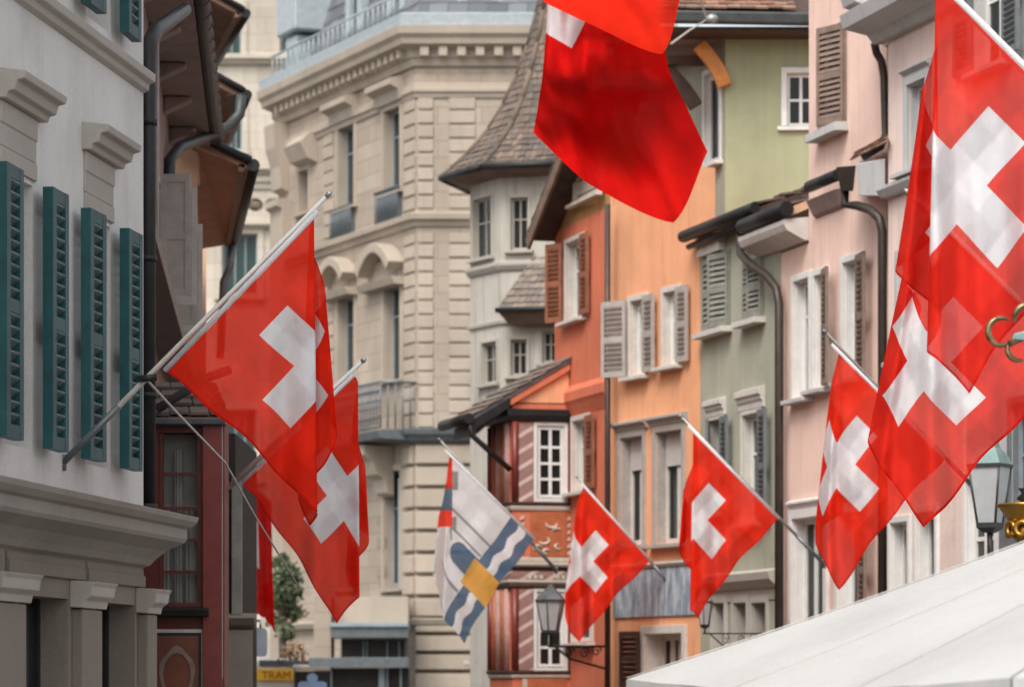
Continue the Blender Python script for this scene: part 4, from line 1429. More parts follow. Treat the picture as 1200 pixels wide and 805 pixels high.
brace('orangewood', -.12, F.u(819), F.z(819, 54), F.u(849), F.z(849, 102), .05)
brace('darkwood', .5, F.u(772), F.z(790, 66), F.u(818), F.z(818, 118), .06)
F.build(MB().box(F.u(770), F.u(849), .42, .6, F.z(800, 70), F.z(800, 60)), "eave_beam", M_['darkwood'])

# ================================================================== sage green house
h = house("rendered_house", 915, 45.1, "sage green house with pale shutters, hood stones and a dark gooseneck downpipe")
F = Fac(h, 915, 45.1, xv=-500)
uL, uR = F.u(820.2), F.u(914.6)
zEv = F.z(850, 268)
gsh = dict(slatmat='greenshut')
F.win(827, 855, 302, 386, r=.12, cw=.06, cp=.03, cm='greenshut', sm='greenshut', nc=2, rows=[], sill=.14, silm='whiteish', sh=.09,
      shut=[('L', .5, 178, 'greenshut'), ('R', .5, 165, 'greenshut')])
F.win(874, 894, 308, 374, r=.12, cw=.06, cp=.03, cm='greenshut', sm='greenshut', nc=2, rows=[], sill=.14, silm='whiteish', sh=.09,
      shut=[('L', .42, 178, 'greenshut'), ('R', .42, 172, 'greenshut')])
F.win(832, 849, 492, 600, r=.16, cw=.05, cp=.03, cm='whiteish', nc=2, rows=[.66], curtain=True, lintel=(.10, .22, .02), shut=[('R', .38, 5, 'slateshut'), ('L', .38, 160, 'slateshut')])
F.win(871, 893, 485, 612, r=.16, cw=.06, cp=.03, cm='whiteish', nc=2, rows=[.66], curtain=True, lintel=(.10, .26, .06), shut=[('R', .42, 6, 'slateshut')])
for (pl, pr) in ((836, 850), (861, 876), (882, 899)):
    F.win(pl, pr, 706, 790, r=.32, cw=.10, cp=.03, cm='greystone', sm='greystone', nc=1, rows=[], sill=.0)
F.wall(uL, uR, 0, zEv, M_['sage'], 3)
F.make_windows()
z7 = F.z(870, 690)
F.bar("string_course", 'greystone', F.u(832), uR, [(-.004, z7 - .02), (.06, z7), (.16, z7 + .1), (.18, z7 + .2), (-.004, z7 + .25)])
F.pbox("hood_stone", 'whiteish', 824, 850, 281, 298, .1, .002)
F.pbox("ground_storey_facing", 'greystone', 834, 914, 674, 704, .02, .002)
# eave and roof
ug = F.u(884)
q = MB()
tiles(q, (uL - .05, -.2, zEv + .05), (uR, -.2, zEv + .05), (uR, .7, zEv + .36), (uL - .05, .7, zEv + .36), .2, .22, .03, .014)
rf = F.build(q, "roof", M_['tile_old'])
F.build(MB().hexa([(uL - .05, -.19, zEv - .04), (uR, -.19, zEv - .04), (uR, .7, zEv + .26), (uL - .05, .7, zEv + .26), (uL - .05, -.19, zEv + .03), (uR, -.19, zEv + .03), (uR, .7, zEv + .34), (uL - .05, .7, zEv + .34)]), "roof_boards", M_['darkwood'], rf)
F.build(MB().tube([(uL - .04, -.24, zEv + .02), (F.u(886, .24), -.24, zEv + .02)], .085, 10), "gutter", M_['darkmetal'])
F.build(MB().tube([(uL - .02, -.16, zEv - .12), (F.u(866, .16), -.16, zEv - .12)], .045, 8), "eave_rail", M_['darkmetal'])
wt(h, [W(868, 268, 46.3), W(867, 280, 46.25), W(868, 298, 46.1), W(880, 311, 45.6), W(899, 324, 45.1), W(910, 338, 44.9), W(913, 356, 44.8), W(913, 815, 44.8)], .058, "downpipe", 'brownmetal')
mb = MB().hexa([W(863, 276, 46.2), W(874, 274, 46.2), W(874, 274, 46.5), W(863, 276, 46.5), W(861, 250, 46.1), W(877, 247, 46.1), W(877, 247, 46.6), W(861, 250, 46.6)])
mb.build("hopper", M_['darkmetal'], h, Matrix.Translation(-h.location), .01)

# ================================================================== pink house
h = house("rendered_house", 950, 44.0, "salmon pink house with faded brown louvred shutters and stepped little roofs")
F = Fac(h, 950, 44.0, xv=-450)
uA, uB, uC = F.u(915.5), F.u(948), F.u(1037)
uD = F.u(1039)
F.win(963, 991, 36, 150, r=.1, cw=.05, cp=.03, cm='louvre', sm='louvre', nc=2, rows=[], sill=.16, silm='lightgrey', sh=.12,
      shut=[('L', .52, 176, 'louvre'), ('R', .52, 160, 'louvre')])
for (pl, pr, yt, yb, sh) in ((932, 950, 328, 466, []), (956, 969, 322, 455, [('R', .44, 12, 'louvre')]), (990, 1009, 306, 444, [('R', .44, 8, 'louvre')])):
    F.win(pl, pr, yt, yb, r=.16, cw=.085, cp=.04, cm='white', nc=2, rows=[.72], fw=.06, curtain=True, sill=.12, silm='lightgrey', shut=sh)
for (pl, pr, yt, yb) in ((931, 968, 606, 748), (985, 1012, 600, 740)):
    F.win(pl, pr, yt, yb, r=.18, cw=.12, cp=.05, cm='white', nc=3, rows=[], fw=.06, bw=.09, curtain=True, gap=.05, lintel=(.08, .10, .02), sill=.1, shut=[('R', .45, 10, 'louvre')] if pl > 950 else [])
zA = F.z(930, 292)
hU = [q for q in F.holes if q[0] >= uB - .6 and q[2] > zA]
hL = [q for q in F.holes if q not in hU]
zM = F.z(1000, 262)
F.wall(uB, uD, zA, 11.8, M_['pink'], 4, holes=hU)
F.wall(uA, uD, 0, zA, M_['pink'], 3, holes=hL, name="lower_wall")
F.make_windows()
# lower annex eave with white moulded cornice
zc = F.z(915, 285)
F.bar("white_cornice", 'whiteish', F.u(893), F.u(948), [(0, zc - .10), (.06, zc - .10), (.30, zc + .02), (.34, zc + .1), (.34, zc + .16), (0, zc + .2)])
mb = MB()
ux = F.u(880, .25)
tiles(mb, (ux, -.25, zc + .34), (uB, -.25, zc + .34), (uB, .4, zc + .62), (ux, .4, zc + .62), .2, .2, .03, .014)
rf = F.build(mb, "roof", M_['tile_old'])
F.build(MB().hexa([(ux, -.24, zc + .21), (uB, -.24, zc + .21), (uB, .4, zc + .48), (ux, .4, zc + .48), (ux, -.24, zc + .32), (uB, -.24, zc + .32), (uB, .4, zc + .6), (ux, .4, zc + .6)]), "roof_boards", M_['peach'], rf)
F.build(MB().tube([(F.u(870, .32), -.32, zc + .29), (F.u(922, .32), -.32, zc + .29)], .10, 10), "gutter", M_['darkmetal'])
# upper corner: top cornice, small roof pieces, hopper and pipes
zt = F.z(1000, 50)
F.bar("top_cornice", 'lightgrey', F.u(990, .6), F.u(1060), [(0, zt - .3), (.1, zt - .3), (.14, zt - .12), (.5, zt + .02), (.55, zt + .12), (.62, zt + .14), (.7, zt + .35), (.72, zt + .5), (0, zt + .6)])
wt(h, [W(1025, 52, 41.0), W(1027, 62, 41.1), W(1033, 72, 41.1), W(1036, 90, 41.1), W(1038, 158, 41.1), W(1032, 172, 41.1), W(1012, 184, 41.3)], .05, "downpipe", 'brownmetal')
mb = MB()
tiles(mb, W(998, 190, 41.6) - h.location, W(1040, 168, 40.3) - h.location, W(1044, 156, 40.9) - h.location, W(1004, 178, 42.2) - h.location, .18, .2)
mb.build("corner_roof", M_['tile_red'], h)
mb = MB().hexa([W(1006, 230, 41.2), W(1037, 230, 40.6), W(1040, 230, 41.6), W(1010, 230, 42.0), W(1004, 192, 41.2), W(1037, 186, 40.6), W(1040, 186, 41.6), W(1008, 190, 42.0)])
mb.build("cornice_block", M_['lightgrey'], h, Matrix.Translation(-h.location), .012)
mb = MB().hexa([W(985, 224, 41.3), W(1000, 224, 41.3), W(1000, 224, 41.7), W(985, 224, 41.7), W(980, 196, 41.2), W(1003, 194, 41.2), W(1003, 194, 41.9), W(980, 196, 41.9)])
mb.build("hopper", M_['brownmetal'], h, Matrix.Translation(-h.location), .01)
wt(h, [W(990, 220, 41.5), W(990, 240, 41.5), W(1004, 241, 41.4), W(1020, 246, 41.0), W(1031, 257, 40.8), W(1034, 272, 40.8), W(1034, 815, 40.8)], .055, "downpipe", 'brownmetal')
F.build(MB().tube([(F.u(948, .2), -.2, F.z(965, 220)), (F.u(982, .2), -.2, F.z(965, 220))], .075, 10), "gutter", M_['darkmetal'])
F.bar("eave_moulding", 'mauve', F.u(957), F.u(990), [(0, F.z(975, 250)), (.06, F.z(975, 246)), (.10, F.z(975, 238)), (.15, F.z(975, 229)), (0, F.z(975, 226))])

# ================================================================== pale pink house, and grey house beside it
h = house("rendered_house", 1040, 40.6, "pale pink house with tall white curtained windows beside a brown downpipe")
F = Fac(h, 1040, 40.6, xv=-450)
uL, uR = F.u(1041), F.u(1128)
F.win(1066, 1088, 96, 198, r=.14, cw=.10, cp=.05, cm='lightgrey', sm='lightgrey', nc=1, rows=[.7], curtain=True, curm='tealcurtain', lintel=(.1, .08, .03), sill=.14)
F.win(1056, 1078, 300, 420, r=.14, cw=.10, cp=.05, cm='lightgrey', sm='white', nc=2, rows=[.7], curtain=True, sill=.14)
F.win(1046, 1066, 612, 730, r=.16, cw=.08, cp=.04, cm='white', nc=2, rows=[], fw=.06, bw=.09, curtain=True, gap=.0, sill=.1)
F.win(1076, 1098, 600, 720, r=.16, cw=.08, cp=.04, cm='white', nc=2, rows=[], fw=.06, bw=.09, curtain=True, gap=.0, sill=.1)
F.wall(uL, uR, 0, 11.8, M_['palepink'], 4)
F.make_windows()
F.bar("string_course", 'lightgrey', uL, F.u(1080), [(-.004, F.z(1060, 226)), (.1, F.z(1060, 226)), (.16, F.z(1060, 218)), (.16, F.z(1060, 214)), (-.004, F.z(1060, 212))])
F.bar("top_cornice", 'lightgrey', uL - .2, uR, [(-.004, F.z(1060, 40)), (.12, F.z(1060, 40)), (.2, F.z(1060, 30)), (.5, F.z(1060, 24)), (.55, F.z(1060, 8)), (-.004, F.z(1060, 2))])

h = house("rendered_house", 1130, 38.4, "light grey house with dark louvred shutters above and a white lattice window below")
F = Fac(h, 1130, 38.4, xv=-450)
uL, uR = F.u(1130), F.u(1330)
F.win(1146, 1180, -60, 78, r=.14, cw=.08, cp=.03, cm='lightgrey', sm='white', nc=2, rows=[.6], curtain=True, curm='tealcurtain',
      shut=[('L', .42, 4, 'slateshut'), ('R', .5, 4, 'slateshut')])
F.win(1134, 1172, 560, 700, r=.12, cw=.08, cp=.04, cm='white', sm='white', nc=3, rows=[.25, .5, .75], fw=.05, bw=.06, curtain=True, gap=0, curm='tealcurtain', sill=.1)
F.win(1186, 1230, 470, 590, r=.12, cw=.08, cp=.03, cm='slateshut', sm='bluegrey', nc=2, rows=[.5], sill=.1)
F.wall(uL, uR, 0, 12, M_['lightgrey'], 4)
F.make_windows()
F.pbox("shop_fascia", 'slateshut', 1180, 1330, 594, 640, .1, .002)


# ================================================================== flags
def spl(tab, h):
    """smooth curve through (h, x, depth) rows"""
    if h <= tab[0][0]:
        return h - tab[0][0] + tab[0][1], tab[0][2]
    for i in range(len(tab) - 1):
        a, b = tab[i], tab[i + 1]
        if h <= b[0] or i == len(tab) - 2:
            L = b[0] - a[0]
            t = min(1.0, (h - a[0]) / L)
            res = []
            for c in (1, 2):
                def tan(k):
                    lo, hi = max(0, k - 1), min(len(tab) - 1, k + 1)
                    return (tab[hi][c] - tab[lo][c]) / (tab[hi][0] - tab[lo][0])
                m0, m1 = tan(i) * L, tan(i + 1) * L
                t2, t3 = t * t, t * t * t
                res.append((2 * t3 - 3 * t2 + 1) * a[c] + (t3 - 2 * t2 + t) * m0 + (-2 * t3 + 3 * t2) * b[c] + (t3 - t2) * m1)
            return tuple(res)


def cross(s, t):
    x, y = abs(s - .5) * 32, abs(t - .5) * 32
    if s < .011 or s > .989 or t > .989:
        return 2
    return 1 if (x < 3 and y < 10) or (y < 3 and x < 10) else 0


def make_flag(label, A, B, V, Y, tab, mats, pat=cross, N=96, amp=3.0, lam=46.0, flare=None, group="Swiss flags over the street", seed=0, tilt=(0, 0), name="flag", cat="flag", sag=0.0):
    """square cloth hung from hoist A-B (picture points at depth Y); beyond the table's flat zone it folds along vertical folds.
    tab rows: (h, x, depth) measured horizontally from A, in pixels at depth Y. tilt = depth of A and of B relative to Y (px units)"""
    A, B, V = Vector(A), Vector(B), Vector(V)
    sg = 1.0 if B.x > A.x else -1.0
    k = Y / FP
    rnd = random.Random(seed)
    ph = [rnd.uniform(0, 6.28) for _ in range(4)]
    H_ = B - A
    size = H_.length
    vs, fs, mi = [], [], []
    ytop = B.y
    for j in range(N + 1):
        t = j / N
        for i in range(N + 1):
            s_ = i / N
            P = A + H_ * s_ + V * t
            # free edges bow and flutter a little
            P = P + H_ * (.030 * math.sin(math.pi * t) + .008 * math.sin(t * 15 + ph[0])) * (1 - s_) ** 2
            P = P - V * (.030 * math.sin(math.pi * s_) + .007 * math.sin(s_ * 17 + ph[1])) * t * t
            hh = (P.x - A.x) * sg
            x, d = spl(tab, hh)
            xf = tab[1][1]
            if flare and hh > tab[1][0]:
                gz = flare[0] + (1 - flare[0]) * min(1.4, max(0, (P.y - ytop) / flare[1])) ** flare[2]
                x = xf + (x - xf) * gz
                d = tab[1][2] + (d - tab[1][2]) * max(.3, gz)
            ramp = min(1.0, t * 2.2) * (0.35 + .65 * t)
            d += 2.0 * amp * ramp * (math.sin(hh / lam * 6.283 + ph[0] + t * 1.2) + .5 * math.sin(hh / lam * 11.3 + ph[1] - s_ * 2.0) + .45 * math.sin((s_ + t) * 7.0 + ph[2]))
            d += amp * .5 * min(1, t * 6) * math.sin(s_ * 17 + ph[3]) * (1 - t) * .6
            tri = lambda v: abs(v % 1.0 - .5) * 2
            d += amp * (.8 * tri(t * 4 + .5) * min(1, t * 5) + .8 * tri(s_ * 4) * min(1, t * 5))
            py = P.y + sag * math.sin(math.pi * s_) * t
            dd = tilt[0] + (tilt[1] - tilt[0]) * min(1, max(0, hh / abs(H_.x)))
            vs.append(W(A.x + sg * x, py, Y + (d + dd) * k))
    for j in range(N):
        for i in range(N):
            a = j * (N + 1) + i
            fs.append((a, a + 1, a + N + 2, a + N + 1))
            mi.append(pat((i + .5) / N, (j + .5) / N))
    o0 = W(A.x, A.y, Y + tilt[0] * k)
    mb = MB()
    mb.v, mb.f, mb.m, mb.sm = vs, fs, mi, [True] * len(fs)
    o = mb.build(name, [M_[m] for m in mats], None, None, 0, o0)
    tag(o, label, cat, group)
    # white sleeve along the hoist
    a, b = W(A.x, A.y, Y + tilt[0] * k), W(B.x, B.y, Y + tilt[1] * k)
    off = Vector((-(b - a).z, 0, (b - a).x)).normalized() * (.018 * sg)
    sl = MB().tube([a + off - o0, b + off - o0], .017, 8)
    sl.build("hoist_sleeve", M_['flagwhite'], o)
    return o


def flagpole(label, tip, base, Yt, Yb, r=.022, mat='polemetal', group="flagpoles angled out from the walls", bracket=True):
    a, b = W(tip[0], tip[1], Yt), W(base[0], base[1], Yb)
    t = thing("flagpole", b, label, "flagpole", group)
    d = (b - a)
    MB().tube([a - b, d * .55 + a - b, Vector((0, 0, 0))], [r * .8, r, r * 1.1], 10).build("pole", M_[mat], t)
    e = d.normalized()
    MB().tube([a - b - e * .05, a - b - e * .03, a - b + e * .0], [.006, r * .95, r * .85], 10).build("finial", M_['polemetal'], t)
    if bracket:
        MB().tube([-e * .5, Vector((0, 0, 0))], [r * 1.25, r * 1.3], 10).tube([Vector((0, 0, -.05)), Vector((0, 0, .05))], r * 1.2, 8).build("bracket", M_['greymetal'], t)
    return t


SW = ['flagred', 'flagwhite', 'flaghem']
# the two on the grey townhouse side
make_flag("largest red flag with white cross on the pole above the shop bay", (195, 437), (375, 250), (185, 178), 21.2,
          [(0, 0, 0), (172, 172, 0), (177, 176, 6), (190, 166, 30), (212, 158, 42), (245, 186, 52), (272, 200, 46), (290, 190, 70), (320, 160, 84), (366, 190, 96)],
          SW, seed=1, flare=(.25, 260, 1.0), amp=5.5, lam=70, sag=-4)
make_flag("red flag hanging behind and below the largest one, its tip the lowest on that side", (285, 567), (416, 441), (108, 164), 29.5,
          [(0, 0, 0), (134, 134, 0), (138, 136, 6), (150, 127, 22), (166, 122, 30), (186, 138, 36), (204, 148, 32), (216, 140, 50), (228, 118, 58), (242, 134, 66)],
          SW, seed=2, flare=(.3, 200, 1.0), amp=4.0, lam=52)
flagpole("white flagpole rising from the teal shuttered wall, with the largest flag", (382, 231), (74, 542), 21.2, 21.4, .017, 'polewood')
flagpole("white flagpole beyond the shop bay carrying the second flag", (424, 424), (268, 571), 29.5, 29.8, .024, 'polewood', bracket=False)
# far side of the street
make_flag("small red flag between the painted bay and the orange wall", (762, 658), (680, 567), (-81, 93), 49.0,
          [(0, 0, 0), (70, 70, 0), (84, 84, 3), (92, 91, 10), (104, 95, 22), (112, 92, 32), (126, 76, 40), (142, 84, 48), (163, 70, 56)],
          SW, seed=3, amp=4.0, lam=34, flare=(.5, 90, 1.0))
make_flag("red flag hanging in front of the orange wall with half its cross folded away", (912, 609), (805, 500), (-95, 115), 42.5,
          [(0, 0, 0), (98, 98, 0), (103, 102.5, 5), (114, 96, 20), (128, 91, 26), (144, 102, 30), (160, 114, 28), (172, 118, 34), (180, 110, 46), (202, 92, 52)],
          SW, seed=4, amp=4.4, lam=40, flare=(.35, 160, 1.0))
make_flag("red flag in front of the pink wall, narrow, between brown downpipe and tent", (1106, 538), (973, 405), (-121, 152), 35.0,
          [(0, 0, 0), (118, 118, 0), (126, 125, 4), (140, 133, 14), (160, 141, 26), (174, 144, 36), (186, 136, 48), (206, 118, 54), (230, 134, 60), (256, 120, 66)],
          SW, seed=5, amp=5.0, lam=48, flare=(.3, 150, .9))
make_flag("big red flag partly covered by the nearest one, its tip just above the tent", (1266, 428), (1073, 235), (-178, 190), 22.0,
          [(0, 0, 0), (160, 160, 0), (186, 184, 8), (205, 198, 22), (228, 212, 38), (250, 226, 48), (268, 237, 60), (284, 226, 84), (310, 196, 94), (340, 220, 104), (372, 196, 112)],
          ['flagsheer', 'flagwhite', 'flaghem'], seed=6, amp=7.0, lam=62, flare=(.35, 220, .9))
make_flag("nearest red flag, running out of the picture beside the gilded scroll", (1335, 218), (1102, -15), (-202, 243), 17.6,
          [(0, 0, 0), (238, 238, 0), (247, 246, 8), (262, 238, 30), (280, 234, 40), (304, 256, 48), (326, 276, 44), (338, 284, 54), (350, 268, 82), (390, 226, 96), (436, 250, 106)],
          ['flagsheer', 'flagwhite', 'flaghem'], seed=7, amp=9.0, lam=74, flare=(.12, 320, 1.3), N=128)
flagpole("grey flagpole with the small flag beside the painted bay", (677, 560), (792, 692), 49.0, 49.3, .019)
flagpole("grey flagpole reaching out from the sage green house", (799, 489), (966, 661), 42.5, 43.0, .019)
flagpole("grey flagpole in front of the brown shuttered pink window", (968, 390), (1142, 572), 35.0, 36.6, .019)
flagpole("flagpole of the big flag partly covered by the nearest one", (1066, 228), (1330, 492), 22.0, 22.3, .02)
flagpole("pale flagpole of the nearest flag crossing the corner of the picture", (1094, -24), (1480, 362), 17.6, 18.0, .02, 'polewood')


# white banner with wavy blue bands and a gold square
def arms(s, t):
    # s: along the hoist from the low end, t: away from the hoist
    x, y = 626 - 106 * s - 82 * t, 633 - 105 * s + 120 * t
    if x < 530 and 533 < y < 618:
        return 1 if y < 572 else (2 if y < 598 else 1)
    if 530 <= x < 537 and 552 < y < 574 or 527 <= x < 535 and 606 < y < 622:
        return 4
    w = .012 * math.sin(t * 34)
    if abs(s - .13) < .16 and abs(t - .56) < .115:
        return 3
    if s < .255:
        q = s + w
        if q < .085 or q > .165:
            return 2
        return 0
    if abs(t - .52) < .085 and s < .52 and (s < .43 or (s - .43) ** 2 + (t - .52) ** 2 < .0072):
        return 2
    if abs(t - .29) < .012 and s < .80:
        return 4
    if abs(t - .745) < .012 and .26 < s < .62:
        return 4
    if abs(t - (.405 + .0)) < .010 and .26 < s < .62:
        return 4
    if abs((t - .405) - (s - .62) * -1.0) < .016 and .54 < s < .66:
        return 4
    return 0


make_flag("white banner with wavy blue bands, a gold square and a grey printed tower", (626, 633), (520, 528), (-82, 120), 48.0,
          [(0, 0, 0), (96, 96, 0), (104, 103, 4), (116, 108, 14), (134, 112, 26), (150, 117, 36), (160, 121, 42), (172, 114, 52), (190, 104, 58)],
          ['flagwhite', 'flagred', 'flagblue', 'flaggold', 'flaggrey'], pat=arms, N=150, seed=8, amp=2.4, lam=50, flare=(.3, 170, .9), group=None, name="banner", cat="banner")
flagpole("grey flagpole of the white banner, fixed to the painted bay", (516, 516), (652, 668), 48.0, 49.2, .019)


# two cloths hung high above the street, described by a net of points
def net_flag(label, net, Y, mats, pat, N=80, amp=3.0, seed=0, group="Swiss flags over the street"):
    n, m = len(net), len(net[0])
    k = Y / FP
    rnd = random.Random(seed)
    p1, p2 = rnd.uniform(0, 6), rnd.uniform(0, 6)

    def cr(p, t):
        L = len(p) - 1
        x = min(L - 1e-6, max(0, t * L))
        i = int(x)
        f = x - i
        a, b = p[i], p[i + 1]
        z = p[i - 1] if i > 0 else a * 2 - b
        c = p[i + 2] if i + 2 <= L else b * 2 - a
        return .5 * ((2 * b.__class__(a)) + (b - z) * f + (2 * z - 5 * a + 4 * b - c) * f * f + (3 * a - z - 3 * b + c) * f ** 3)
    V_ = [[Vector(q) for q in row] for row in net]
    vs, fs, mi, px = [], [], [], []
    for j in range(N + 1):
        t = j / N
        col = [cr([V_[r][c] for r in range(n)], t) for c in range(m)]
        for i in range(N + 1):
            s_ = i / N
            L_ = len(col) - 1
            i_ = min(L_ - 1, int(s_ * L_))
            f_ = s_ * L_ - i_
            q = col[i_].lerp(col[i_ + 1], f_).lerp(cr(col, s_), .55)
            dz = col[i_].z + (col[i_ + 1].z - col[i_].z) * (3 * f_ * f_ - 2 * f_ ** 3)
            d = dz + amp * (math.sin(s_ * 13 + p1 + t * 5) + .6 * math.sin(s_ * 27 + p2 - t * 6) + 1.1 * math.sin(t * 11 + s_ * 6 + p2) + .5 * math.sin(t * 23 - s_ * 9))
            px.append((q.x, q.y))
            vs.append(W(q.x, q.y, Y + d * k))
    for j in range(N):
        for i in range(N):
            a = j * (N + 1) + i
            fs.append((a, a + 1, a + N + 2, a + N + 1))
            ids = (a, a + 1, a + N + 2, a + N + 1)
            mi.append(pat(sum(px[z][0] for z in ids) / 4, sum(px[z][1] for z in ids) / 4))
    mb = MB()
    mb.v, mb.f, mb.m, mb.sm = vs, fs, mi, [True] * len(fs)
    o = mb.build("flag", [M_[q] for q in mats], None, None, 0, vs[0])
    return tag(o, label, "flag", group)


def inpoly(poly):
    def f(x, y):
        c = False
        for i in range(len(poly)):
            (x1, y1), (x2, y2) = poly[i], poly[i - 1]
            if (y1 > y) != (y2 > y) and x < (x2 - x1) * (y - y1) / (y2 - y1) + x1:
                c = not c
        return 1 if c else 0
    return f


net_flag("deep red flag hanging from above at the top middle, a white corner on it", [
    [(652, -150, 0), (690, -156, 18), (730, -160, 0), (770, -170, 20)],
    [(645, -40, 0), (684, -44, 26), (724, -40, 0), (766, -30, 26)],
    [(637, 74, -12), (676, 80, -62), (722, 90, -50), (782, 74, -34)],
    [(631, 120, 14), (682, 142, 52), (742, 150, 40), (803, 122, 22)],
    [(625, 156, 2), (690, 216, -16), (789, 261, -24), (829, 178, -6)]], 30.0, ['flagdeep', 'flagwhite'], inpoly([(600, -40), (640, 4), (686, 26), (670, 57), (641, 40), (600, 30)]), N=300, amp=12.0, seed=11)
net_flag("red flag cut by the top edge, hanging over the deep red one", [
    [(640, -210, 0), (690, -215, 16), (745, -220, 0), (830, -225, 14)],
    [(640, -120, 0), (690, -120, 16), (745, -120, 2), (820, -125, 14)],
    [(639, -55, 0), (690, -42, 18), (746, -20, 2), (812, -60, 14)],
    [(637, 3, -4), (690, 28, -16), (776, 64, -10), (800, -12, 6)]], 29.5, ['flagred', 'flagwhite'], lambda x, y: 0, N=80, amp=3.5, seed=12)

# rope and hook by the tall house's gutter
t = thing("rope", W(828, 22, 50.9), "pale rope tied to the gutter of the olive house", "rope")
MB().tube([W(818, -60, 46) - t.location, W(821, 0, 50.5) - t.location, W(826, 16, 50.9) - t.location, Vector((0, 0, 0))], .014, 6).tube([Vector((0, 0, -.02)), W(808, 36, 50.6) - t.location, W(786, 52, 50.2) - t.location], .012, 6).build("strand", M_['cream'], t)
MB().lathe([(.03, -.06), (.09, -.03), (.10, .03), (.05, .08)], (.08, 0, -.02), 10).build("pulley", M_['polemetal'], t)

# loose cable of the two flags on the townhouse side
t = thing("cable", W(172, 445, 21.3), "thin grey cable slanting down from the white flagpole to the second flag", "cable")
L = t.location
MB().tube([Vector((0, 0, 0)), W(206, 482, 22.6) - L, W(264, 542, 25.6) - L, W(300, 606, 27.4) - L, W(352, 690, 29.0) - L], .008, 6).build("strand", M_['polewood'], t)
MB().tube([W(163, 444, 21.3) - L, W(184, 442, 21.3) - L], .022, 8).build("clamp", M_['blackiron'], t)

# dark red flag seen beyond the shop bay
make_flag("narrow dark red flag beyond the shop bay beside the shop front", (318, 590), (296, 570), (4, 150), 46.0,
          [(-2, -2, 0), (6, 6, 4), (12, 10, 14), (18, 17, 8), (24, 22, 16), (40, 30, 20)], ['flagdeep', 'flagwhite'], pat=lambda s, t: 1 if s > .82 and .25 < t < .62 else 0, N=48, seed=14, amp=2)


# ================================================================== lanterns
def lantern(label, px, pyTop, pyBot, Y, wpx, arm=None, sides=6, cap='patina', iron='blackiron'):
    k = Y / FP
    c = W(px, pyBot, Y)
    hgt, w = (pyBot - pyTop) * k, wpx * k / 2
    t = thing("lantern", c, label, "lantern", "wall lanterns on wrought iron brackets")
    g0, g1 = hgt * .10, hgt * .66
    rb, rt = w * .58, w * .98
    rot = R(15)
    MB().lathe([(rb, g0), (rt, g1)], (0, 0, 0), sides, 0, False, rot).build("glass", M_['lampglass'], t)
    mb = MB()
    for q in range(sides):
        a = rot + 2 * math.pi * q / sides
        mb.tube([(rb * 1.02 * math.cos(a), rb * 1.02 * math.sin(a), g0), (rt * 1.02 * math.cos(a), rt * 1.02 * math.sin(a), g1)], w * .055, 6)
    mb.lathe([(rb * .5, 0), (rb * 1.1, g0 * .5), (rb * 1.12, g0), (rb * .9, g0 + .002)], (0, 0, 0), sides, 0, False, rot)
    mb.lathe([(rt * .95, g1 - .002), (rt * 1.12, g1), (rt * 1.12, g1 + hgt * .03), (rt * .9, g1 + hgt * .032)], (0, 0, 0), sides, 0, False, rot)
    mb.build("frame", M_[iron], t)
    MB().lathe([(rt * 1.08, g1 + hgt * .033), (rt * .86, g1 + hgt * .12), (rt * .5, g1 + hgt * .2), (rt * .42, g1 + hgt * .25), (rt * .2, g1 + hgt * .28), (rt * .1, g1 + hgt * .34)], (0, 0, 0), sides, 0, False, rot).build("cap", M_[cap], t)
    if arm:
        mb = MB()
        a = W(px, arm[1], Y) - c
        b = W(arm[0], arm[1], arm[2]) - c
        mb.tube([Vector((0, 0, 0)), a], w * .12, 6)
        mb.tube([a - (b - a) * .03, b], w * .10, 6)
        dn = W(arm[0], arm[1] + arm[3], arm[2]) - c
        mid = a.lerp(b, .35) + Vector((0, 0, -arm[3] * k * .55))
        mb.tube([a.lerp(b, .08), mid, dn], w * .09, 6)
        for f_, r_ in ((.35, .42), (.62, .55), (.84, .40)):
            cc = a.lerp(b, f_) - Vector((0, 0, arm[3] * k * r_ * .55))
            ra = arm[3] * k * .28
            ux = (b - a).normalized()
            mb.tube([cc + (ux * math.cos(q * .5) + Vector((0, 0, 1)) * math.sin(q * .5)) * ra * (1 - q / 22) for q in range(19)], w * .055, 5)
        mb.build("bracket", M_['blackiron'], t)
    return t


lantern("grey glass lantern in front of the painted bay's lower window", 645, 684, 744, 50.3, 34, (709, 757, 50.9, 26), cap='greymetal', iron='gutterzinc')
lantern("small dark lantern under the folded flag beside the sage green house", 826, 690, 736, 44.2, 19, (893, 742, 45.4, 30))
lantern("largest lantern, four sided with milky glass, under the big flags by the tent", 1160, 508, 624, 33.0, 54, None, 4, iron='gutterzinc')
t = bpy.data.objects[[o.name for o in bpy.data.objects if o.name.startswith("lantern") and o.parent is None][-1]]
MB().tube([Vector((0, 0, 0)), Vector((0, 0, -.3)), Vector((.5, .3, -.32)), Vector((1.9, 1.2, -.3))], .03, 8).build("bracket", M_['blackiron'], t)

# ================================================================== gilded scroll bracket near the viewer
t = thing("scroll_bracket", W(1290, 392, 16.5), "aged gilded wrought iron scroll reaching in beside the nearest flag", "bracket")
L = t.location
kk = 16.5 / FP


def spiral(c, r0, r1, a0, a1, n=26):
    return [W(c[0], c[1], 16.5) - L + Vector((math.cos(R(a0 + (a1 - a0) * i / n)), 0, math.sin(R(a0 + (a1 - a0) * i / n)))) * (r0 + (r1 - r0) * i / n) * kk for i in range(n + 1)]


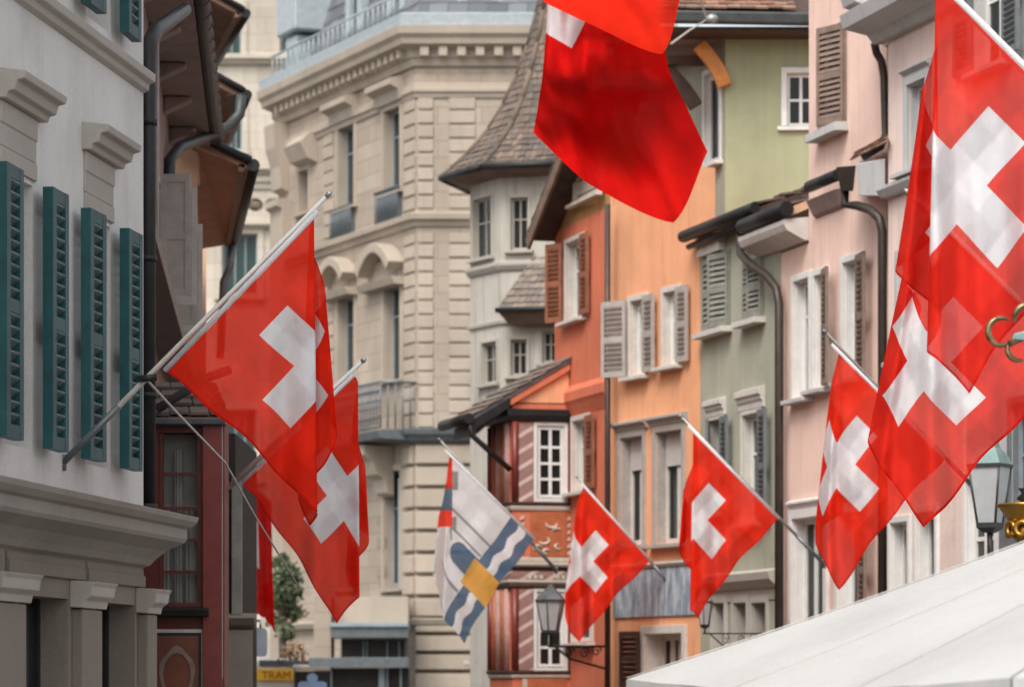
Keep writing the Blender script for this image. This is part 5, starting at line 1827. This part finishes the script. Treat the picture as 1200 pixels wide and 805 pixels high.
mb = MB()
tap = lambda n, a, b: [a + (b - a) * max(0, math.sin(math.pi * i / n)) ** .6 for i in range(n + 1)]
mb.tube(spiral((1174, 388), 15, 17, 55, 300), tap(26, .005, .016), 8)
mb.tube([W(1182, 403, 16.5) - L, W(1196, 397, 16.5) - L, W(1214, 390, 16.5) - L, W(1250, 392, 16.5) - L, Vector((0, 0, 0))], .016, 8)
mb.tube(spiral((1206, 372), 18, 12, 200, 40), tap(26, .005, .017), 8)
mb.tube(spiral((1194, 408), 13, 15, 160, 290), tap(26, .004, .014), 8)
mb.build("scroll", M_['bronze'], t)
MB().hexa([W(1186, 398, 16.4) - L, W(1240, 402, 16.4) - L, W(1240, 402, 16.6) - L, W(1186, 398, 16.6) - L, W(1188, 391, 16.4) - L, W(1240, 378, 16.4) - L, W(1240, 378, 16.6) - L, W(1188, 391, 16.6) - L]).build("leaf", M_['patina'], t, None, .006)
t = thing("sign_post", W(1292, 800, 16.5).xy.to_3d(), "dark post carrying the gilded scroll", "post")
MB().tube([(0, 0, 0), (0, 0, 5.2)], .05, 10).lathe([(.12, 0), (.12, .2), (.06, .3)], (0, 0, 0), 12).build("shaft", M_['blackiron'], t)

# gilded bowl on a post behind the tent
Yg = 20.0
c = W(1207, 800, Yg)
t = thing("gilded_finial", (c.x, c.y, 0), "gilded bowl and knot topping a dark post just behind the tent", "finial")
z_ = lambda y: HC + (800 - y) / FP * Yg
kg = Yg / FP
MB().lathe([(20 * kg, z_(616)), (24 * kg, z_(612)), (36 * kg, z_(595)), (39 * kg, z_(593)), (39 * kg, z_(590)), (34 * kg, z_(590)), (10 * kg, z_(596))], (0, 0, 0), 24).build("bowl", M_['gold'], t)
mb = MB()
for q in range(9):
    a = q * 2 * math.pi / 9
    mb.tube(arc((25 * kg * math.cos(a), 25 * kg * math.sin(a), z_(620)), 8 * kg, 0, 330, 12, (-math.sin(a), math.cos(a), 0), (0, 0, 1)), 3.4 * kg, 6)
mb.lathe([(10 * kg, z_(640)), (22 * kg, z_(628)), (22 * kg, z_(618)), (12 * kg, z_(612))], (0, 0, 0), 18)
mb.build("knot", M_['gold'], t)
MB().lathe([(.14, 0), (.14, .25), (.06, .4), (.05, 2.7), (.08, z_(632))], (0, 0, 0), 14).build("post", M_['blackiron'], t)
mb = MB().lathe([(6 * kg, z_(592)), (16 * kg, z_(584)), (10 * kg, z_(578)), (14 * kg, z_(572))], (0, 0, 0), 16)
mb.build("iron_crest", M_['blackiron'], t)

# ================================================================== market tent
C0, C1 = W(735, 797, 17.0), W(1186, 799, 12.0)
dv = (C1 - C0)
right = Vector((-dv.y, dv.x, 0))
ez = 2.07
P00, P01 = Vector((C1.x, C1.y, ez)), Vector((C0.x, C0.y, ez))
P10, P11 = P00 + right, P01 + right
P10.z = P11.z = ez
ctr = (P00 + P11) / 2
apex = Vector((ctr.x, ctr.y, HC + (800 - 486) / FP * ctr.y))
t = thing("market_tent", (ctr.x, ctr.y, 0), "white peaked market tent canopy in the near corner", "tent")
L = t.location
mb = MB()
cor = [P00, P10, P11, P01]
N = 18
for i in range(4):
    a, b = cor[i], cor[(i + 1) % 4]
    vs, fs = [], []
    for j in range(N + 1):
        v = j / N
        for q in range(N + 1):
            w_ = q / N
            p = a.lerp(b, w_).lerp(apex, v)
            sagz = -.055 * math.sin(math.pi * w_) * (1 - v) - .05 * math.sin(math.pi * v)
            sagz += .006 * math.sin(w_ * 23 + i) * (1 - v) * math.sin(math.pi * w_)
            vs.append(p + Vector((0, 0, sagz)) - L)
    for j in range(N):
        for q in range(N):
            z = j * (N + 1) + q
            fs.append((z, z + 1, z + N + 2, z + N + 1))
    mb.add(vs, fs, 0, True)
mb.build("canopy", M_['tent'], t)
mb = MB()
for i in range(4):
    a, b = cor[i], cor[(i + 1) % 4]
    nn = 40
    vs, fs = [], []
    out = Vector(((b - a).y, -(b - a).x, 0)).normalized()
    for q in range(nn + 1):
        w_ = q / nn
        p = a.lerp(b, w_) + Vector((0, 0, -.055 * math.sin(math.pi * w_)))
        vs += [p - L + out * .004, p - L + out * (.012 + .012 * math.sin(w_ * 50)) + Vector((0, 0, -.22))]
    fs = [(2 * q, 2 * q + 2, 2 * q + 3, 2 * q + 1) for q in range(nn)]
    mb.add(vs, fs, 0, True)
mb.build("valance", M_['tent'], t)
mb = MB()
for i in range(4):
    q = cor[i] + (apex - cor[i]) * 1.0
    pts = [cor[i].lerp(apex, v) + Vector((0, 0, .006 - .05 * math.sin(math.pi * v))) - L for v in [z / 10 for z in range(11)]]
    mb.tube(pts, .004, 6)
mb.build("seam", M_['tent'], t)
mb = MB()
for i in range(4):
    for w_ in (.34, .67):
        q0 = cor[i].lerp(cor[(i + 1) % 4], w_)
        mb.tube([q0.lerp(apex, v) + Vector((0, 0, .003 - .055 * math.sin(math.pi * w_) * (1 - v) - .05 * math.sin(math.pi * v))) - L for v in [z / 12 for z in range(12)]], .0022, 6)
mb.build("panel_seam", M_['tent'], t)
for i in range(4):
    p = cor[i].lerp(ctr, .03)
    MB().box(p.x - L.x - .025, p.x - L.x + .025, p.y - L.y - .025, p.y - L.y + .025, 0, ez - .03).build("leg", M_['polemetal'], t)

# ================================================================== street level things far down the street
def text(body, size, loc, mat, parent, name, ext=.004):
    cu = bpy.data.curves.new(name, 'FONT')
    cu.body = body
    cu.size = size
    cu.align_x = 'CENTER'
    cu.align_y = 'CENTER'
    cu.extrude = ext
    ob = bpy.data.objects.new(name, cu)
    COL.objects.link(ob)
    dg = bpy.context.evaluated_depsgraph_get()
    me = bpy.data.meshes.new_from_object(ob.evaluated_get(dg))
    bpy.data.objects.remove(ob)
    me.materials.clear()
    me.materials.append(mat)
    o = bpy.data.objects.new(name, me)
    COL.objects.link(o)
    o.location = Vector(loc) - parent.location
    o.rotation_euler = (R(90), 0, 0)
    o.parent = parent
    return o


# street name plate on the bank's corner
f = Fac(thing("street_sign", W(567, 775, SY - .26), "small blue enamel street name plate on the stone corner", "sign"), 567, SY - .26, frontal=True)
f.pbox("plate", 'signblue', 552, 582, 768, 783, .02, 0)




text("AUGUSTINERGASSE", .115, W(567, 775.5, SY - .286), M_['white'], f.root, "plate_lettering")

# kiosk with yellow sign
YK = 62.0
kk = YK / FP
c = W(321, 800, YK)
t = thing("kiosk", (c.x, c.y, 0), "white rounded kiosk with a yellow lettered sign band", "kiosk")
K2 = Fac(t, 321, YK, frontal=True)
K2.build(MB().box(K2.u(298), K2.u(346), 0, 1.5, 0, K2.z(321, 771)), "body", M_['white'], bevel=.12)
sg_ = K2.pbox("sign_band", 'yellow', 299, 344, 784, 797, .05, .002)
text("TRAM", 13 * kk, W(324, 791, YK - .056), M_['signtext'], t, "sign_lettering").parent = t
K2.pbox("counter", 'greymetal', 304, 344, 773, 780, .03, .002)
c = W(366, 800, YK)
t = thing("display_board", (c.x, c.y, 0), "dark board beside the kiosk with a light blue rounded emblem", "board")
K2 = Fac(t, 366, YK, frontal=True)
K2.build(MB().box(K2.u(346), K2.u(387), 0, .12, 0, K2.z(366, 786)), "panel", M_['blackiron'], bevel=.02)
K2.pbox("top_rail", 'cream', 346, 387, 781, 785.5, .02, -.12)
mb = MB()
cx_, cz_ = K2.u(366), K2.z(366, 794)
vs = [(cx_ + 6.5 * kk * math.cos(q * math.pi / 12), -.012, cz_ + 5.5 * kk * math.sin(q * math.pi / 12)) for q in range(24)]
mb.prism(vs, (0, .01, 0))
z0, z1 = cz_ - 16 * kk, cz_ - 4 * kk
mb.prism([(cx_ - 17 * kk, -.014, z0), (cx_ + 17 * kk, -.014, z0), (cx_ + 17 * kk, -.014, z1 - 2 * kk), (cx_ + 13 * kk, -.014, z1), (cx_ - 13 * kk, -.014, z1), (cx_ - 17 * kk, -.014, z1 - 2 * kk)], (0, .01, 0))
K2.build(mb, "emblem", M_['skyblue'])
# pale blue hanging sign
c = W(305, 752, 50)
t = thing("hanging_sign", c, "pale blue rounded sign hanging beside the dark red flag", "sign")
w2, h2 = 8 * 50 / FP, 17 * 50 / FP
pts = []
for (sx, sz, a0) in ((1, 1, 0), (-1, 1, 90), (-1, -1, 180), (1, -1, 270)):
    for q in range(5):
        a = R(a0 + q * 22.5)
        pts.append((sx * (w2 - .07) + .07 * math.cos(a), -.05, sz * (h2 - .07) + .07 * math.sin(a)))
MB().prism(pts, (0, .1, 0)).build("panel", M_['paleblue'], t)
MB().tube([(0, 0, h2), (0, 0, h2 + .1), (-.6, 0, h2 + .1)], .02, 6).build("arm", M_['blackiron'], t)
# planter with pale blossoms
c = W(347, 776, 61)
t = thing("flower_planter", c, "planter of peach blossoms on the kiosk counter", "planter")
k6 = 61 / FP
MB().box(-15 * k6, 15 * k6, -.1, .15, -2 * k6, 2.5 * k6).build("trough", M_['greymetal'], t, None, .01)
mb, ml = MB(), MB()
rr = random.Random(5)
for q in range(70):
    p = Vector((rr.gauss(0, 7) * k6, rr.uniform(-.12, .15), rr.uniform(3, 22) * k6))
    if abs(p.x) > 17 * k6:
        continue
    r_ = rr.uniform(1.2, 2.6) * k6
    mb.lathe([(r_ * .2, -r_ * .6), (r_, 0), (r_ * .7, r_ * .7), (.002, r_)], p, 6)
for q in range(60):
    p = Vector((rr.gauss(0, 8) * k6, rr.uniform(-.12, .15), rr.uniform(2, 17) * k6))
    a, b = Vector((rr.uniform(-1, 1), rr.uniform(-1, 1), rr.uniform(-1, 1))) * 2 * k6, Vector((rr.uniform(-1, 1), rr.uniform(-1, 1), rr.uniform(-1, 1))) * 2 * k6
    ml.quad(p - a, p - b, p + a, p + b)
mb.build("blossoms", M_['peachbloom'], t)
ml.build("leaves", M_['leaf'], t)


# street tree
def tree(label, px, Y, top, bot, rad_px, n=2600, seed=1):
    rr = random.Random(seed)
    k = Y / FP
    c = W(px, 800, Y)
    t = thing("street_tree", (c.x, c.y, 0), label, "tree")
    z0, z1 = HC + (800 - bot) * k, HC + (800 - top) * k
    r = rad_px * k
    cz, hz = (z0 + z1) / 2, (z1 - z0) / 2
    MB().tube([(0, 0, 0), (.05, .02, z0 * .6), (-.03, 0, z0 + hz * .6), (.1, 0, cz + hz * .5)], [.14, .11, .09, .03], 8).build("trunk", M_['bark'], t)
    mb, bl = MB(), MB()
    cl = []
    for q in range(46):
        a, e = rr.uniform(0, 6.28), rr.uniform(-.95, .95)
        d_ = rr.uniform(.2, 1.0) ** .6
        p = Vector((math.cos(a) * r * d_ * math.sqrt(1 - e * e), math.sin(a) * r * d_ * math.sqrt(1 - e * e), cz + e * hz * d_))
        cl.append((p, rr.uniform(.22, .5) * r))
        bl.tube([(0, 0, z0 + hz * .4), p * .5 + Vector((0, 0, (z0 + hz * .5) * .5)), p], [.04, .02, .008], 5)
    for q in range(n):
        p, rad = cl[rr.randrange(len(cl))]
        v = Vector((rr.gauss(0, 1), rr.gauss(0, 1), rr.gauss(0, 1)))
        p = p + v * rad * .55
        a = Vector((rr.uniform(-1, 1), rr.uniform(-1, 1), rr.uniform(-1, 1))).normalized() * rr.uniform(.05, .10)
        b = a.cross(Vector((rr.uniform(-1, 1), rr.uniform(-1, 1), rr.uniform(-1, 1)))).normalized() * rr.uniform(.03, .06)
        mb.quad(p - a, p - b, p + a, p + b)
    bl.build("limbs", M_['bark'], t)
    mb.build("crown", M_['leaf'], t)


tree("small green street tree far down between shop front and bank", 331, 84.0, 642, 752, 18, 4200)
